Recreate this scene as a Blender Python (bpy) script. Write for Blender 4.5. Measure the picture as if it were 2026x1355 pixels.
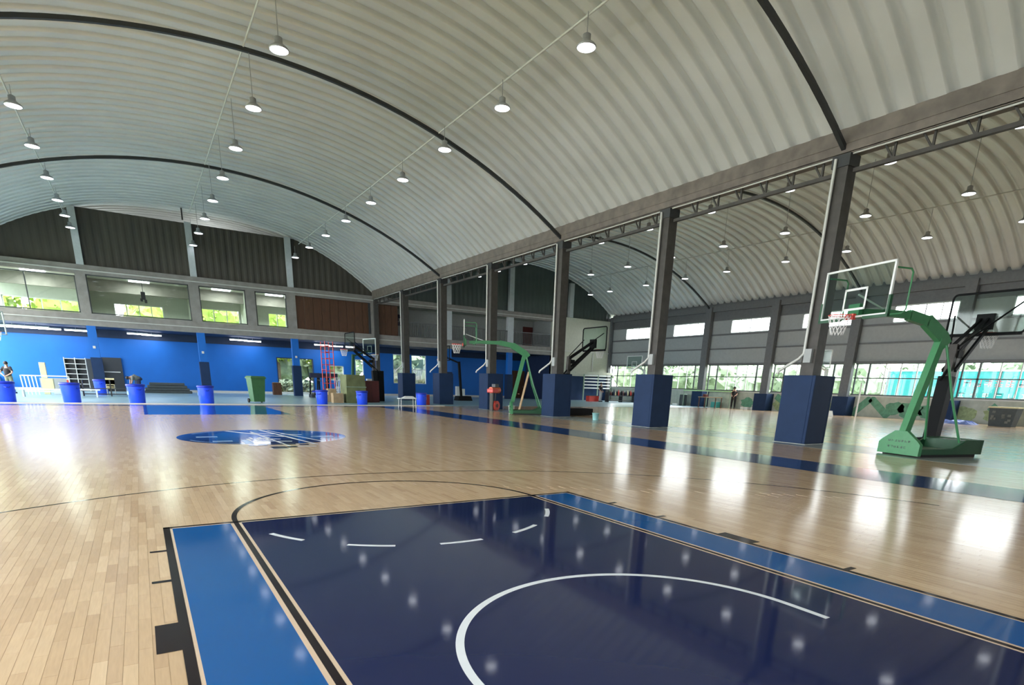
import bpy, math, random
from mathutils import Vector, Matrix
random.seed(7)
R = math.radians
S = bpy.context.scene
for o in list(bpy.data.objects): bpy.data.objects.remove(o)

# ---------------------------------------------------------------- camera
cam = bpy.data.objects.new('camera', bpy.data.cameras.new('camera'))
S.collection.objects.link(cam); S.camera = cam
yaw, pitch, roll = 0.5721, -0.2932, 0.0317
fw = Vector((math.sin(yaw)*math.cos(pitch), math.cos(yaw)*math.cos(pitch), math.sin(pitch)))
rt = Vector((math.cos(yaw), -math.sin(yaw), 0)); up = rt.cross(fw)
r2 = math.cos(roll)*rt + math.sin(roll)*up; u2 = -math.sin(roll)*rt + math.cos(roll)*up
cam.matrix_world = Matrix(((r2.x, u2.x, -fw.x, -2.4495), (r2.y, u2.y, -fw.y, -6.3254), (r2.z, u2.z, -fw.z, 1.436), (0, 0, 0, 1)))
cam.data.sensor_fit = 'HORIZONTAL'; cam.data.sensor_width = 36
cam.data.lens = 36*1131.9/2026
cam.data.shift_x = (1013-1022.67)/2026
cam.data.shift_y = (1100.07-677.5)/2026
cam.data.clip_start = 0.05; cam.data.clip_end = 300
# ---------------------------------------------------------------- world, exposure
W = bpy.data.worlds.new('overcast'); S.world = W; W.use_nodes = True
bg = W.node_tree.nodes['Background']; bg.inputs[0].default_value = (0.93, 0.96, 1.0, 1); bg.inputs[1].default_value = 7.0
S.view_settings.view_transform = 'Standard'; S.view_settings.look = 'None'
S.view_settings.gamma = 1; S.view_settings.use_curve_mapping = False
S.view_settings.exposure = 1.25
TUBE_W = 60.0
try:
    S.cycles.max_bounces = 8; S.cycles.diffuse_bounces = 4; S.cycles.glossy_bounces = 4; S.cycles.transparent_max_bounces = 12
    S.cycles.sample_clamp_indirect = 4; S.cycles.caustics_reflective = False; S.cycles.caustics_refractive = False
    S.cycles.use_denoising = True
except Exception: pass

YBB = -14.0
def portal(cx, cy, cz, sx, sy, rot):
    l = bpy.data.lights.new('window_portal', 'AREA'); l.shape = 'RECTANGLE'; l.size = sx; l.size_y = sy
    l.cycles.is_portal = True
    o = bpy.data.objects.new('window_portal', l); o.location = (cx, cy, cz); o.rotation_euler = rot
    S.collection.objects.link(o)
portal(38.9, 14, 4.1, 6.0, 56, (0, R(90), 0))            # right wall windows, facing -x
portal(-10.7, 14, 4.0, 6.0, 56, (0, R(-90), 0))          # left wall windows, facing +x
portal(10, 46.9, 3.6, 42, 6.6, (R(-90), 0, 0))           # end wall openings

# ---------------------------------------------------------------- materials
def nodes(m):
    m.use_nodes = True; nt = m.node_tree
    return nt, nt.nodes, nt.links, nt.nodes['Principled BSDF']
def mat(name, col, rough=.6, metal=0, var=.08, scale=6, bump=0, emit=None, es=0, spec=.5, stretch=None, coat=0):
    m = bpy.data.materials.new(name); nt, N, L, b = nodes(m)
    b.inputs['Roughness'].default_value = rough; b.inputs['Metallic'].default_value = metal
    b.inputs['Specular IOR Level'].default_value = spec; b.inputs['Coat Weight'].default_value = coat
    c = (*col, 1); b.inputs['Base Color'].default_value = c
    if emit: b.inputs['Emission Color'].default_value = (*emit, 1); b.inputs['Emission Strength'].default_value = es
    if var or bump:
        g = N.new('ShaderNodeNewGeometry'); n = N.new('ShaderNodeTexNoise'); n.inputs['Scale'].default_value = scale; n.inputs['Detail'].default_value = 5
        mp = N.new('ShaderNodeMapping'); L.new(g.outputs['Position'], mp.inputs[0])
        if stretch: mp.inputs['Scale'].default_value = stretch
        L.new(mp.outputs[0], n.inputs['Vector'])
        if var:
            mr = N.new('ShaderNodeMapRange'); mr.inputs[1].default_value = .3; mr.inputs[2].default_value = .7
            mr.inputs[3].default_value = 1-var; mr.inputs[4].default_value = 1+var
            L.new(n.outputs[0], mr.inputs[0])
            mx = N.new('ShaderNodeVectorMath'); mx.operation = 'SCALE'; mx.inputs[0].default_value = col
            L.new(mr.outputs[0], mx.inputs['Scale']); L.new(mx.outputs[0], b.inputs['Base Color'])
        if bump:
            bp = N.new('ShaderNodeBump'); bp.inputs['Strength'].default_value = bump; bp.inputs['Distance'].default_value = .02
            L.new(n.outputs[0], bp.inputs['Height']); L.new(bp.outputs[0], b.inputs['Normal'])
    return m
def pane_mat(name, tint, gl=.1, rough=.02):
    m = bpy.data.materials.new(name); m.use_nodes = True; nt = m.node_tree; N = nt.nodes; L = nt.links; N.clear()
    o = N.new('ShaderNodeOutputMaterial'); t = N.new('ShaderNodeBsdfTransparent'); t.inputs[0].default_value = (*tint, 1)
    g = N.new('ShaderNodeBsdfGlossy'); g.inputs['Roughness'].default_value = rough
    f = N.new('ShaderNodeLayerWeight'); f.inputs[0].default_value = .5
    pw = N.new('ShaderNodeMath'); pw.operation = 'POWER'; pw.inputs[1].default_value = 5; L.new(f.outputs['Facing'], pw.inputs[0])
    ad = N.new('ShaderNodeMath'); ad.operation = 'MULTIPLY_ADD'; ad.inputs[1].default_value = .9; ad.inputs[2].default_value = gl; ad.use_clamp = True
    L.new(pw.outputs[0], ad.inputs[0])
    mx = N.new('ShaderNodeMixShader'); L.new(ad.outputs[0], mx.inputs[0]); L.new(t.outputs[0], mx.inputs[1]); L.new(g.outputs[0], mx.inputs[2])
    L.new(mx.outputs[0], o.inputs[0]); return m

PW, PL = .066, .46      # floor strip width and length
def wood_mat():
    m = bpy.data.materials.new('maple_floor'); nt, N, L, b = nodes(m)
    g = N.new('ShaderNodeNewGeometry'); sx = N.new('ShaderNodeSeparateXYZ'); L.new(g.outputs['Position'], sx.inputs[0])
    def mth(op, a, bb=None, c=None):
        n = N.new('ShaderNodeMath'); n.operation = op
        for i, v in enumerate((a, bb, c)):
            if v is None: continue
            if isinstance(v, (int, float)): n.inputs[i].default_value = v
            else: L.new(v, n.inputs[i])
        return n.outputs[0]
    u = mth('DIVIDE', sx.outputs[0], PW); row = mth('FLOOR', u)
    off = mth('FRACT', mth('MULTIPLY', row, .6180339)); v = mth('ADD', mth('DIVIDE', sx.outputs[1], PL), off); idx = mth('FLOOR', v)
    cb = N.new('ShaderNodeCombineXYZ'); L.new(row, cb.inputs[0]); L.new(idx, cb.inputs[1])
    wn = N.new('ShaderNodeTexWhiteNoise'); wn.noise_dimensions = '3D'; L.new(cb.outputs[0], wn.inputs['Vector'])
    ramp = N.new('ShaderNodeValToRGB'); L.new(wn.outputs['Value'], ramp.inputs[0])
    cr = ramp.color_ramp
    for p, c in ((0, (0.511, 0.346, 0.207)), (.1, (0.555, 0.389, 0.234)), (.5, (0.594, 0.420, 0.256)), (.8, (0.619, 0.444, 0.272)), (1, (0.670, 0.492, 0.311))):
        e = cr.elements[0] if p == 0 else (cr.elements[-1] if p == 1 else cr.elements.new(p)); e.position = p; e.color = (*c, 1)
    # grain stretched along the strips
    mp = N.new('ShaderNodeMapping'); mp.inputs['Scale'].default_value = (40, 3, 1); L.new(g.outputs['Position'], mp.inputs[0])
    ns = N.new('ShaderNodeTexNoise'); ns.inputs['Scale'].default_value = 2; ns.inputs['Detail'].default_value = 4; L.new(mp.outputs[0], ns.inputs['Vector'])
    mr = N.new('ShaderNodeMapRange'); mr.inputs[1].default_value = .3; mr.inputs[2].default_value = .7; mr.inputs[3].default_value = .94; mr.inputs[4].default_value = 1.05
    L.new(ns.outputs[0], mr.inputs[0])
    # joints between strips
    fx = mth('ABSOLUTE', mth('SUBTRACT', mth('FRACT', u), .5)); fy = mth('ABSOLUTE', mth('SUBTRACT', mth('FRACT', v), .5))
    jx = mth('GREATER_THAN', fx, .5-.012); jy = mth('GREATER_THAN', fy, .5-.0022)
    j = mth('MAXIMUM', jx, jy); jf = mth('SUBTRACT', 1, mth('MULTIPLY', j, .14))
    tot = mth('MULTIPLY', mr.outputs[0], jf)
    sc = N.new('ShaderNodeVectorMath'); sc.operation = 'SCALE'; fd = N.new('ShaderNodeMapRange'); fd.inputs[1].default_value = 3; fd.inputs[2].default_value = 12; fd.inputs[3].default_value = 0; fd.inputs[4].default_value = .85
    L.new(sx.outputs[1], fd.inputs[0]); mxc = N.new('ShaderNodeMix'); mxc.data_type = 'RGBA'; L.new(fd.outputs[0], mxc.inputs[0]); L.new(ramp.outputs[0], mxc.inputs[6]); mxc.inputs[7].default_value = (.590, .417, .255, 1)   # strip tones blend towards one even colour in the far half
    L.new(mxc.outputs[2], sc.inputs[0]); L.new(tot, sc.inputs['Scale'])
    L.new(sc.outputs[0], b.inputs['Base Color'])
    b.inputs['Roughness'].default_value = .17
    return m
WOOD = wood_mat()
NAVYP = mat('navy_court_paint', (.010, .018, .075), .07, spec=.36, var=.03, scale=1.2, bump=.02)
BLUEP = mat('blue_court_paint', (.005, .095, .32), .08, spec=.4, var=.03, scale=1.2, bump=.02)
NAVYS = mat('navy_border_paint', (.012, .045, .17), .12, var=.03, scale=1.2, bump=.02)
DARKL = mat('dark_line_paint', (.012, .007, .011), .1, var=0, spec=.3)
WHITEP = mat('white_line_paint', (.78, .82, .86), .2, var=.02)
TANL = mat('bare_wood_line', (.66, .50, .36), .2, var=.03)
PALEB = mat('pale_blue_paint', (.32, .50, .78), .15, var=.05)
CONC = mat('grey_concrete', (.30, .31, .29), .75, var=.15, scale=2.5, bump=.1)
AISLE = mat('grey_green_aisle', (.30, .33, .31), .22, var=.08, scale=3)
FILM = mat('blue_film_floor', (.30, .47, .55), .3, var=.18, scale=1.4, stretch=(1, 3, 1))
SHEET = mat('galvanised_roof_sheet', (.70, .71, .70), .36, metal=.15, var=.05, scale=.7)
STEEL = mat('dark_painted_steel', (.062, .057, .052), .6, var=.18, scale=5, metal=.2)
BEAMM = mat('rusty_brown_steel', (.16, .135, .115), .6, var=.25, scale=3)
ARCHM = mat('black_steel_tube', (.03, .033, .035), .5, var=.05)
PIPEW = mat('white_pvc', (.60, .61, .58), .4, var=.03)
PAD = mat('navy_pad_vinyl', (.013, .032, .085), .65, var=.06, scale=3, bump=.1, spec=.2)
UPW = mat('dark_corrugated_sheet', (.072, .064, .052), .7, var=.15, scale=1.5, stretch=(1, 1, .2))
UPW2 = mat('dim_green_grey_sheet', (.065, .085, .08), .55, var=.1, scale=1)
PLAST = mat('grey_plaster', (.27, .25, .235), .8, var=.14, scale=2.5)
PLASTL = mat('pale_plaster_line', (.55, .55, .52), .7, var=.05)
WCOL = mat('pale_painted_pillar', (.50, .53, .55), .6, var=.06)
CREAM = mat('cream_wall', (.52, .52, .43), .8, var=.05)
BLUEW = mat('bright_blue_wall', (.001, .125, .50), .55, var=.05, scale=1)
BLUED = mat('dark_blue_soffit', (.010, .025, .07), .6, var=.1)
GREYP = mat('pale_grey_cladding', (.34, .36, .36), .6, var=.05)
RAILM = mat('grey_steel_rail', (.13, .135, .14), .5, var=.1)
LOWW = mat('low_wall_grey', (.42, .46, .40), .8, var=.12, scale=3)
ROOMW = mat('pale_room_wall', (.52, .56, .50), .8, var=.04)
FRAME = mat('dark_window_frame', (.06, .07, .07), .4, var=.03)
WFRAME = mat('white_window_frame', (.7, .74, .72), .4, var=.03)
GLASS = pane_mat('window_glass', (.96, .97, .96), .02)
GLASS2 = pane_mat('gallery_glass', (.90, .95, .91), .03)
BGLASS = pane_mat('backboard_glass', (.80, .88, .85), .02, .05)
BROWN = mat('brown_wood_panel', (.085, .035, .016), .6, var=.25, scale=2, stretch=(6, 1, 1))
GREENM = mat('green_painted_steel', (.055, .24, .10), .42, var=.06, coat=.1)
GREEND = mat('dark_green_steel', (.015, .08, .035), .45, var=.06)
PALEG = mat('pale_green_plate', (.24, .33, .24), .4, var=.1)
BLACKM = mat('black_steel', (.008, .009, .010), .65, var=.05, spec=.15)
WHITEM = mat('white_painted_steel', (.75, .78, .76), .35, var=.02)
REDM = mat('red_painted_steel', (.62, .05, .035), .35, var=.05)
ORANGE = mat('orange_painted_steel', (.62, .12, .05), .4, var=.05)
NETM = mat('white_net_cord', (.8, .8, .8), .8, var=0)
LAMPM = mat('lamp_housing', (.42, .43, .45), .35, metal=.5, var=.02)
LENS = mat('lamp_lens', (.9, .92, 1), .4, var=0, emit=(.90, .94, 1), es=2.6)
TUBE = mat('fluorescent_tube', (.9, .92, 1), .4, var=0, emit=(.88, .92, 1), es=7)
BIN = mat('blue_plastic', (.02, .09, .95), .35, var=.04)
BIND = mat('dark_blue_plastic', (.008, .03, .45), .4, var=.04)
WBIN = mat('green_plastic', (.045, .14, .05), .45, var=.08)
LEAF = mat('green_leaves', (.20, .27, .17), .6, var=.35, scale=1.2)
LEAFY = mat('yellow_green_leaves', (.26, .36, .05), .6, var=.3, scale=1.2)
TRUNK = mat('tree_bark', (.12, .09, .06), .9, var=.2)
GRASS = mat('outside_ground', (.26, .30, .20), .9, var=.2, scale=.8)
BANN = mat('turquoise_banner', (.04, .42, .44), .6, var=.06)
BANW = mat('white_banner_print', (.85, .9, .9), .6, var=0)
BANR = mat('pink_banner_print', (.75, .25, .28), .6, var=0)
SKIN = mat('skin', (.45, .26, .18), .6, var=.03)
HAIR = mat('black_hair', (.012, .010, .010), .6, var=0)
BLKC = mat('black_cloth', (.020, .018, .022), .85, var=.1)
GREYC = mat('grey_cloth', (.16, .17, .16), .85, var=.1)
KHAKI = mat('khaki_cloth', (.20, .22, .15), .85, var=.1)
DKBL = mat('dark_denim', (.02, .025, .06), .85, var=.1)
PINKC = mat('pale_cloth', (.45, .45, .46), .85, var=.1)
CARD = mat('brown_cardboard', (.40, .28, .16), .8, var=.1)
OLIVE = mat('olive_cover', (.14, .16, .07), .7, var=.3, scale=2)
MAROON = mat('maroon_panel', (.10, .016, .014), .5, var=.1)
CYANP = mat('pale_cyan_plastic', (.35, .66, .66), .4, var=.03)
TEAL = mat('teal_plastic', (.04, .30, .28), .5, var=.05)
MAT_G = mat('dark_grey_foam', (.06, .075, .08), .7, var=.1)
CREAMC = mat('cream_carton', (.66, .60, .36), .7, var=.05)
RUB = mat('black_rubber', (.02, .02, .02), .7, var=.05)
MURG = mat('mural_green', (.12, .30, .20), .8, var=.2)
MURL = mat('mural_light_green', (.30, .38, .20), .8, var=.25)
SHEETB = mat('blue_plastic_sheet', (.20, .30, .70), .35, var=.3, scale=4)
SHADE = mat('dark_door_paint', (.03, .035, .04), .45, var=.05)

# ---------------------------------------------------------------- mesh builder
class MB:
    def __init__(s): s.v = []; s.f = []; s.sm = []
    def add(s, vs, fs, smooth=False):
        n = len(s.v); s.v += [tuple(v) for v in vs]; s.f += [tuple(i+n for i in f) for f in fs]; s.sm += [smooth]*len(fs); return s
    def box(s, x0, x1, y0, y1, z0, z1, M=None):
        vs = [Vector(p) for p in ((x0, y0, z0), (x1, y0, z0), (x1, y1, z0), (x0, y1, z0), (x0, y0, z1), (x1, y0, z1), (x1, y1, z1), (x0, y1, z1))]
        if M: vs = [M @ v for v in vs]
        return s.add(vs, [(3, 2, 1, 0), (4, 5, 6, 7), (0, 1, 5, 4), (1, 2, 6, 5), (2, 3, 7, 6), (3, 0, 4, 7)])
    def frustum(s, b, t, z0, z1):    # b,t = (x0,x1,y0,y1)
        vs = [(b[0], b[2], z0), (b[1], b[2], z0), (b[1], b[3], z0), (b[0], b[3], z0), (t[0], t[2], z1), (t[1], t[2], z1), (t[1], t[3], z1), (t[0], t[3], z1)]
        return s.add(vs, [(3, 2, 1, 0), (4, 5, 6, 7), (0, 1, 5, 4), (1, 2, 6, 5), (2, 3, 7, 6), (3, 0, 4, 7)])
    def tube(s, pts, r, n=8, closed=False, caps=True):
        pts = [Vector(p) for p in pts]; k = len(pts); rs = r if isinstance(r, (list, tuple)) else [r]*k
        rings = []; prev = None
        for i, p in enumerate(pts):
            a = pts[i-1] if (i > 0 or closed) else p; b = pts[(i+1) % k] if (i < k-1 or closed) else p
            d = (b-a).normalized() if (b-a).length > 1e-9 else Vector((0, 0, 1))
            if prev is None:
                h = Vector((0, 0, 1)) if abs(d.z) < .9 else Vector((1, 0, 0)); x = d.cross(h).normalized()
            else: x = (prev - d*prev.dot(d)); x = x.normalized() if x.length > 1e-6 else d.orthogonal().normalized()
            prev = x; y = d.cross(x); rings.append([p + (x*math.cos(2*math.pi*j/n) + y*math.sin(2*math.pi*j/n))*rs[i] for j in range(n)])
        vs = [v for rg in rings for v in rg]; fs = []
        for i in range(k if closed else k-1):
            a = i*n; b = ((i+1) % k)*n
            for j in range(n): fs.append((a+j, a+(j+1) % n, b+(j+1) % n, b+j))
        s.add(vs, fs, n > 5)
        if caps and not closed: s.add(rings[0], [tuple(range(n-1, -1, -1))]); s.add(rings[-1], [tuple(range(n))])
        return s
    def bar(s, a, b, w, h=None, upv=None):     # rectangular bar between two points
        a = Vector(a); b = Vector(b); d = (b-a).normalized(); h = h or w
        u = Vector(upv) if upv else (Vector((0, 0, 1)) if abs(d.z) < .95 else Vector((1, 0, 0)))
        x = d.cross(u).normalized()*w/2; y = x.cross(d).normalized()*h/2
        vs = [a-x-y, a+x-y, a+x+y, a-x+y, b-x-y, b+x-y, b+x+y, b-x+y]
        return s.add(vs, [(0, 1, 2, 3), (7, 6, 5, 4), (0, 4, 5, 1), (1, 5, 6, 2), (2, 6, 7, 3), (3, 7, 4, 0)])
    def lathe(s, prof, c=(0, 0, 0), n=16, smooth=True):
        vs = []; fs = []
        for r, z in prof:
            for j in range(n): t = 2*math.pi*j/n; vs.append((c[0]+r*math.cos(t), c[1]+r*math.sin(t), c[2]+z))
        for i in range(len(prof)-1):
            for j in range(n): fs.append((i*n+j, i*n+(j+1) % n, (i+1)*n+(j+1) % n, (i+1)*n+j))
        s.add(vs, fs, smooth)
        for i, rev in ((0, True), (len(prof)-1, False)):
            if prof[i][0] > 1e-4:
                q = tuple(range(i*n, i*n+n)); s.add(vs[i*n:i*n+n], [tuple(range(n-1, -1, -1)) if rev else tuple(range(n))])
        return s
    def prism(s, poly, d):     # poly of 3d points extruded by vector d
        poly = [Vector(p) for p in poly]; d = Vector(d); n = len(poly)
        vs = poly + [p+d for p in poly]
        return s.add(vs, [tuple(range(n-1, -1, -1)), tuple(range(n, 2*n))] + [(i, (i+1) % n, n+(i+1) % n, n+i) for i in range(n)])
    def flat(s, poly, z): return s.add([(p[0], p[1], z) for p in poly], [tuple(range(len(poly)))])
    def rect(s, x0, x1, y0, y1, z): return s.flat([(x0, y0), (x1, y0), (x1, y1), (x0, y1)], z)
    def arc(s, cx, cy, r0, r1, a0, a1, z, n=48):
        for i in range(n):
            t0 = R(a0+(a1-a0)*i/n); t1 = R(a0+(a1-a0)*(i+1)/n)
            s.flat([(cx+r0*math.cos(t0), cy+r0*math.sin(t0)), (cx+r1*math.cos(t0), cy+r1*math.sin(t0)), (cx+r1*math.cos(t1), cy+r1*math.sin(t1)), (cx+r0*math.cos(t1), cy+r0*math.sin(t1))], z)
        return s
    def build(s, name, m, parent=None, label=None, bevel=0):
        me = bpy.data.meshes.new(name); me.from_pydata(s.v, [], s.f); me.polygons.foreach_set('use_smooth', s.sm); me.materials.append(m); me.update()
        o = bpy.data.objects.new(name, me); S.collection.objects.link(o)
        if parent: o.parent = parent
        if label: o['label'] = label
        if bevel:
            bv = o.modifiers.new('bevel', 'BEVEL'); bv.width = bevel; bv.segments = 2; bv.limit_method = 'ANGLE'
        return o
def thing(name, label, cat, loc=(0, 0, 0), rz=0, group=None):
    o = bpy.data.objects.new(name, None); S.collection.objects.link(o); o.empty_display_size = .2
    o.location = loc; o.rotation_euler = (0, 0, rz); o['label'] = label; o['category'] = cat
    if group: o['group'] = group
    return o
def tag(o, label, cat, group=None):
    o['label'] = label; o['category'] = cat
    if group: o['group'] = group
    return o
def struct(name, loc=(0, 0, 0), label=None):
    o = bpy.data.objects.new(name, None); S.collection.objects.link(o); o.location = loc; o['kind'] = 'structure'
    if label: o['label'] = label
    return o
def dup(o, parent=None):
    c = o.copy(); S.collection.objects.link(c); c.parent = parent
    for ch in list(o.children): dup(ch, c)
    return c
def inst(o, loc, parent):       # one more copy of a single mesh part sharing its data
    c = o.copy(); S.collection.objects.link(c); c.location = loc; c.parent = parent; return c
ORD = ['first', 'second', 'third', 'fourth', 'fifth', 'sixth', 'seventh', 'eighth', 'ninth', 'tenth', 'eleventh', 'twelfth', 'thirteenth', 'fourteenth', 'fifteenth', 'sixteenth', 'seventeenth', 'eighteenth', 'nineteenth', 'twentieth', 'twenty-first', 'twenty-second']

# ---------------------------------------------------------------- key dimensions
Y0, SP = 3.855, 6.188           # column grid along the hall
YE = Y0+6*SP                    # end wall plane (41.0)
XL, XM, XR = -10.2, 14.0, 38.6
def za1(x): return 11.05-(22.5-math.sqrt(22.5**2-(x-1.9)**2))      # steel arches
def za2(x): return 11.4-(22.0-math.sqrt(22.0**2-(x-26.35)**2))
def vz1(x): return 7.8+3.75*(1-(min(abs(x-1.9), 12.1)/12.1)**2.6)   # sheet vaults
def vz2(x): return 8.0+3.75*(1-(min(abs(x-26.35), 12.35)/12.35)**2.6)
YB = -14.0                      # wall behind the camera

# ================================================================= FLOOR
floor = MB().box(XL, XR+.2, YB, 49, -.25, -.0012).build('floor', WOOD); floor['kind'] = 'structure'; floor['label'] = 'glossy maple sports floor of narrow wood strips'
MB().box(12.85, 14.95, YB, 26.0, -.004, .0).build('aisle_strip', AISLE, floor, 'smooth grey strip under the row of padded columns')
MB().box(XL, 14.0, 26.0, 45.4, -.004, .004).build('screed', FILM, floor, 'pale blue and grey unfinished floor beyond the court')
MB().box(14.0, 38.4, 26.3, 45.4, -.004, .004).build('screed', FILM, floor, 'pale blue and grey unfinished floor beyond the court')
MB().box(XL, 12.8, 25.82, 26.0, -.003, .035).build('edge_trim', PIPEW, floor, 'pale edge strip where the wood ends')
camx, camy = -2.4495, -6.3254
def X_at(u, Y, Z=0.0):       # world X that lies at that bearing (camera already fixed above)
    lo, hi = -60, 80
    for _ in range(50):
        mm = (lo+hi)/2; d = Vector((mm-camx, Y-camy, Z-1.436)); z = d.dot(fw)
        if 1022.67+1131.9*d.dot(r2)/z < u: lo = mm
        else: hi = mm
    return lo
# individually laid strips near the camera
def inpaint(x, y): return -2.38 < x < 2.38 and y < -.02
cells = []
for rI in range(int(-9/PW), int(11/PW)):
    off = (rI*.6180339) % 1.0
    for k in range(-16, 14):
        y0 = (k-off)*PL; y1 = y0+PL; x0 = rI*PW; x1 = x0+PW; cx = (x0+x1)/2; cy = (y0+y1)/2
        d = Vector((cx-camx, cy-camy, -1.436)); z = d.dot(fw)
        if z < .8 or z > 8.3: continue
        px = 1022.67+1131.9*d.dot(r2)/z; py = 1100.07-1131.9*d.dot(u2)/z
        if px < -60 or px > 2090 or py > 1420 or py < 700: continue
        if inpaint(x0, cy) and inpaint(x1, cy) and inpaint(cx, y0) and inpaint(cx, y1): continue
        cells.append((z, x0, y0))
cells.sort()
g = .0004
plk = MB().frustum((g, PW-g, g, PL-g), (g+.0006, PW-g-.0006, g+.0006, PL-g-.0006), -.004, 0)
first = None
for z, x0, y0 in cells[:300]:
    if first is None: first = plk.build('plank', WOOD, floor); first.location = (x0, y0, 0)
    else: inst(first, (x0, y0, 0), floor)
mb = MB()
for z, x0, y0 in cells[300:]: mb.frustum((x0+g, x0+PW-g, y0+g, y0+PL-g), (x0+g+.0006, x0+PW-g-.0006, y0+g+.0006, y0+PL-g-.0006), -.004, 0)
o = mb.build('planking', WOOD, floor, 'more wood strips farther off'); o['kind'] = 'stuff'
# ---- painted court
z1, z2, z3 = .0012, .0018, .0024
def P(mb, name, m, label): return mb.build(name, m, floor, label)
P(MB().rect(-1.76, 1.76, -6.0, -.075, z1), 'lane_paint', NAVYP, 'dark navy painted lane')
P(MB().rect(-2.365, -1.86, -6.0, -.075, z1), 'lane_border_paint', BLUEP, 'bright blue side panel on the near side of the lane')
P(MB().rect(1.86, 2.365, -6.0, -.075, z1), 'lane_border_paint', BLUEP, 'bright blue side panel on the far side of the lane')
mb = MB()
for s in (-1, 1):
    mb.rect(*sorted((s*2.44, s*2.385)), -6.0, 0, z2); mb.rect(*sorted((s*1.83, s*1.785)), -6.0, -.02, z2)
    for yy, w in ((-.85, .05), (-1.70, .05), (-3.9, .05)): mb.rect(*sorted((s*2.44, s*2.56)), yy-w, yy, z2)
    mb.rect(*sorted((s*2.44, s*2.56)), -3.0, -2.58, z2)
mb.rect(-2.44, 2.44, -.05, 0, z2)
P(mb, 'lane_lines', DARKL, 'thin dark lines and tick marks around the lane')
P(MB().arc(0, 0, 1.78, 1.83, 0, 180, z2, 64), 'free_throw_arc', DARKL, 'thin dark semicircle at the top of the lane')
P(MB().arc(0, -4.2, 6.74, 6.775, 11, 169, z2, 128), 'three_point_line', DARKL, 'thin dark three point arc')
mb = MB().rect(-1.785, -1.76, -6.0, -.05, z1).rect(-1.86, -1.83, -6.0, -.05, z1).rect(1.76, 1.785, -6.0, -.05, z1).rect(1.83, 1.86, -6.0, -.05, z1)
mb.rect(-2.385, -2.365, -6, -.05, z1).rect(2.365, 2.385, -6, -.05, z1).rect(-2.385, 2.385, -.075, -.05, z1)
P(mb, 'bare_wood_edges', TANL, 'thin bare wood lines beside the dark lines')
mb = MB()
for a in (-157.5, -128.2, -100.2, -72, -43): mb.arc(0, 0, 1.685, 1.735, a, a+14.4, z2, 8)
P(mb, 'dashed_arc', WHITEP, 'dashed white arc in the navy lane')
mb = MB().arc(0, -4.2, 1.2, 1.25, 0, 180, z2, 72).rect(1.2, 1.25, -4.47, -4.2, z2).rect(-1.25, -1.2, -4.47, -4.2, z2)
P(mb, 'restricted_arc', WHITEP, 'white semicircle under the basket')
# centre circle
P(MB().arc(0, 9.1, 0, 1.9, 0, 360, z1, 64), 'centre_disc', NAVYP, 'navy centre circle')
P(MB().flat([(-1.15, 8.1), (-.72, 7.6), (-.66, 8.8), (-.35, 9.3), (-.3, 10.5), (-.9, 10.2), (-1.15, 9.4)], z2), 'logo_patch', BLUEP, 'blue patch on the left of the centre logo')
P(MB().flat([(.55, 8.0), (1.1, 8.1), (1.3, 9.0), (1.0, 10.1), (.55, 10.2), (.45, 9.2)], z2), 'logo_patch', BLUEP, 'blue patch on the right of the centre logo')
mb = MB()
for a, b, w in (((-.70, 10.75), (-.1, 9.6), .1), ((.15, 10.9), (.72, 7.0), .07), ((.32, 10.7), (1.0, 7.6), .05), ((-.15, 10.4), (.1, 6.75), .06), ((.45, 9.6), (.9, 9.3), .09), ((-.5, 7.25), (.75, 7.0), .10), ((-.45, 8.0), (.35, 7.75), .09), ((-.3, 8.6), (.2, 8.3), .10), ((.0, 9.3), (.4, 8.9), .09), ((-.2, 10.0), (.3, 9.6), .09), ((-.38, 6.35), (.02, 6.33), .08), ((.25, 6.7), (.62, 6.62), .08)):
    mb.bar((*a, z3), (*b, z3), w, .0006)
for k in range(5): mb.rect(-.52+.1*k, -.46+.1*k, 8.05+.35*(k % 2), 8.5+.35*(k % 2), z3)
P(mb, 'logo_lettering', WHITEP, 'white strokes of the centre logo')
mb = MB().rect(-1.50, -1.05, 9.05, 9.30, z3).rect(-1.25, -.85, 8.0, 8.2, z3).rect(1.05, 1.55, 8.6, 8.9, z3).rect(1.25, 1.65, 8.25, 8.4, z3).rect(-.66, -.5, 7.5, 8.3, z3)
mb.arc(0, 9.1, 1.74, 1.79, 95, 150, z3, 24).arc(0, 9.1, 1.74, 1.79, 200, 255, z3, 24).arc(0, 9.1, 1.74, 1.79, 25, 75, z3, 24)
P(mb, 'logo_bars', PALEB, 'pale bars of the centre logo')
mb = MB()
for x0, x1, y0, y1 in ((-.3, 0, 6.34, 6.75), (.02, .22, 6.5, 6.75), (-.66, -.3, 6.95, 7.3), (-.25, .05, 7.1, 7.35), (.1, .3, 7.05, 7.3), (.35, .55, 6.9, 7.1)): mb.rect(x0, x1, y0, y1, .0030)
P(mb, 'logo_blocks', DARKL, 'black blocks of the centre logo')
# side and end border strips, far lane
P(MB().rect(8.17, 9.72, YB, 25.6, z1), 'side_border_paint', NAVYS, 'navy border strip along the far side of the court')
P(MB().rect(-9.7, 8.17, 24.2, 25.6, z1).rect(-9.7, -8.17, YB, 24.2, z1), 'end_border_paint', NAVYS, 'navy border strip at the far end of the court')
P(MB().rect(-2.45, 2.45, 17.9, 24.2, z1), 'far_lane_paint', BLUEP, 'lane at the far end, blue all over with the blue wall reflection in its colour')  # reflection of the blue wall is put into the lane colour

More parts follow.
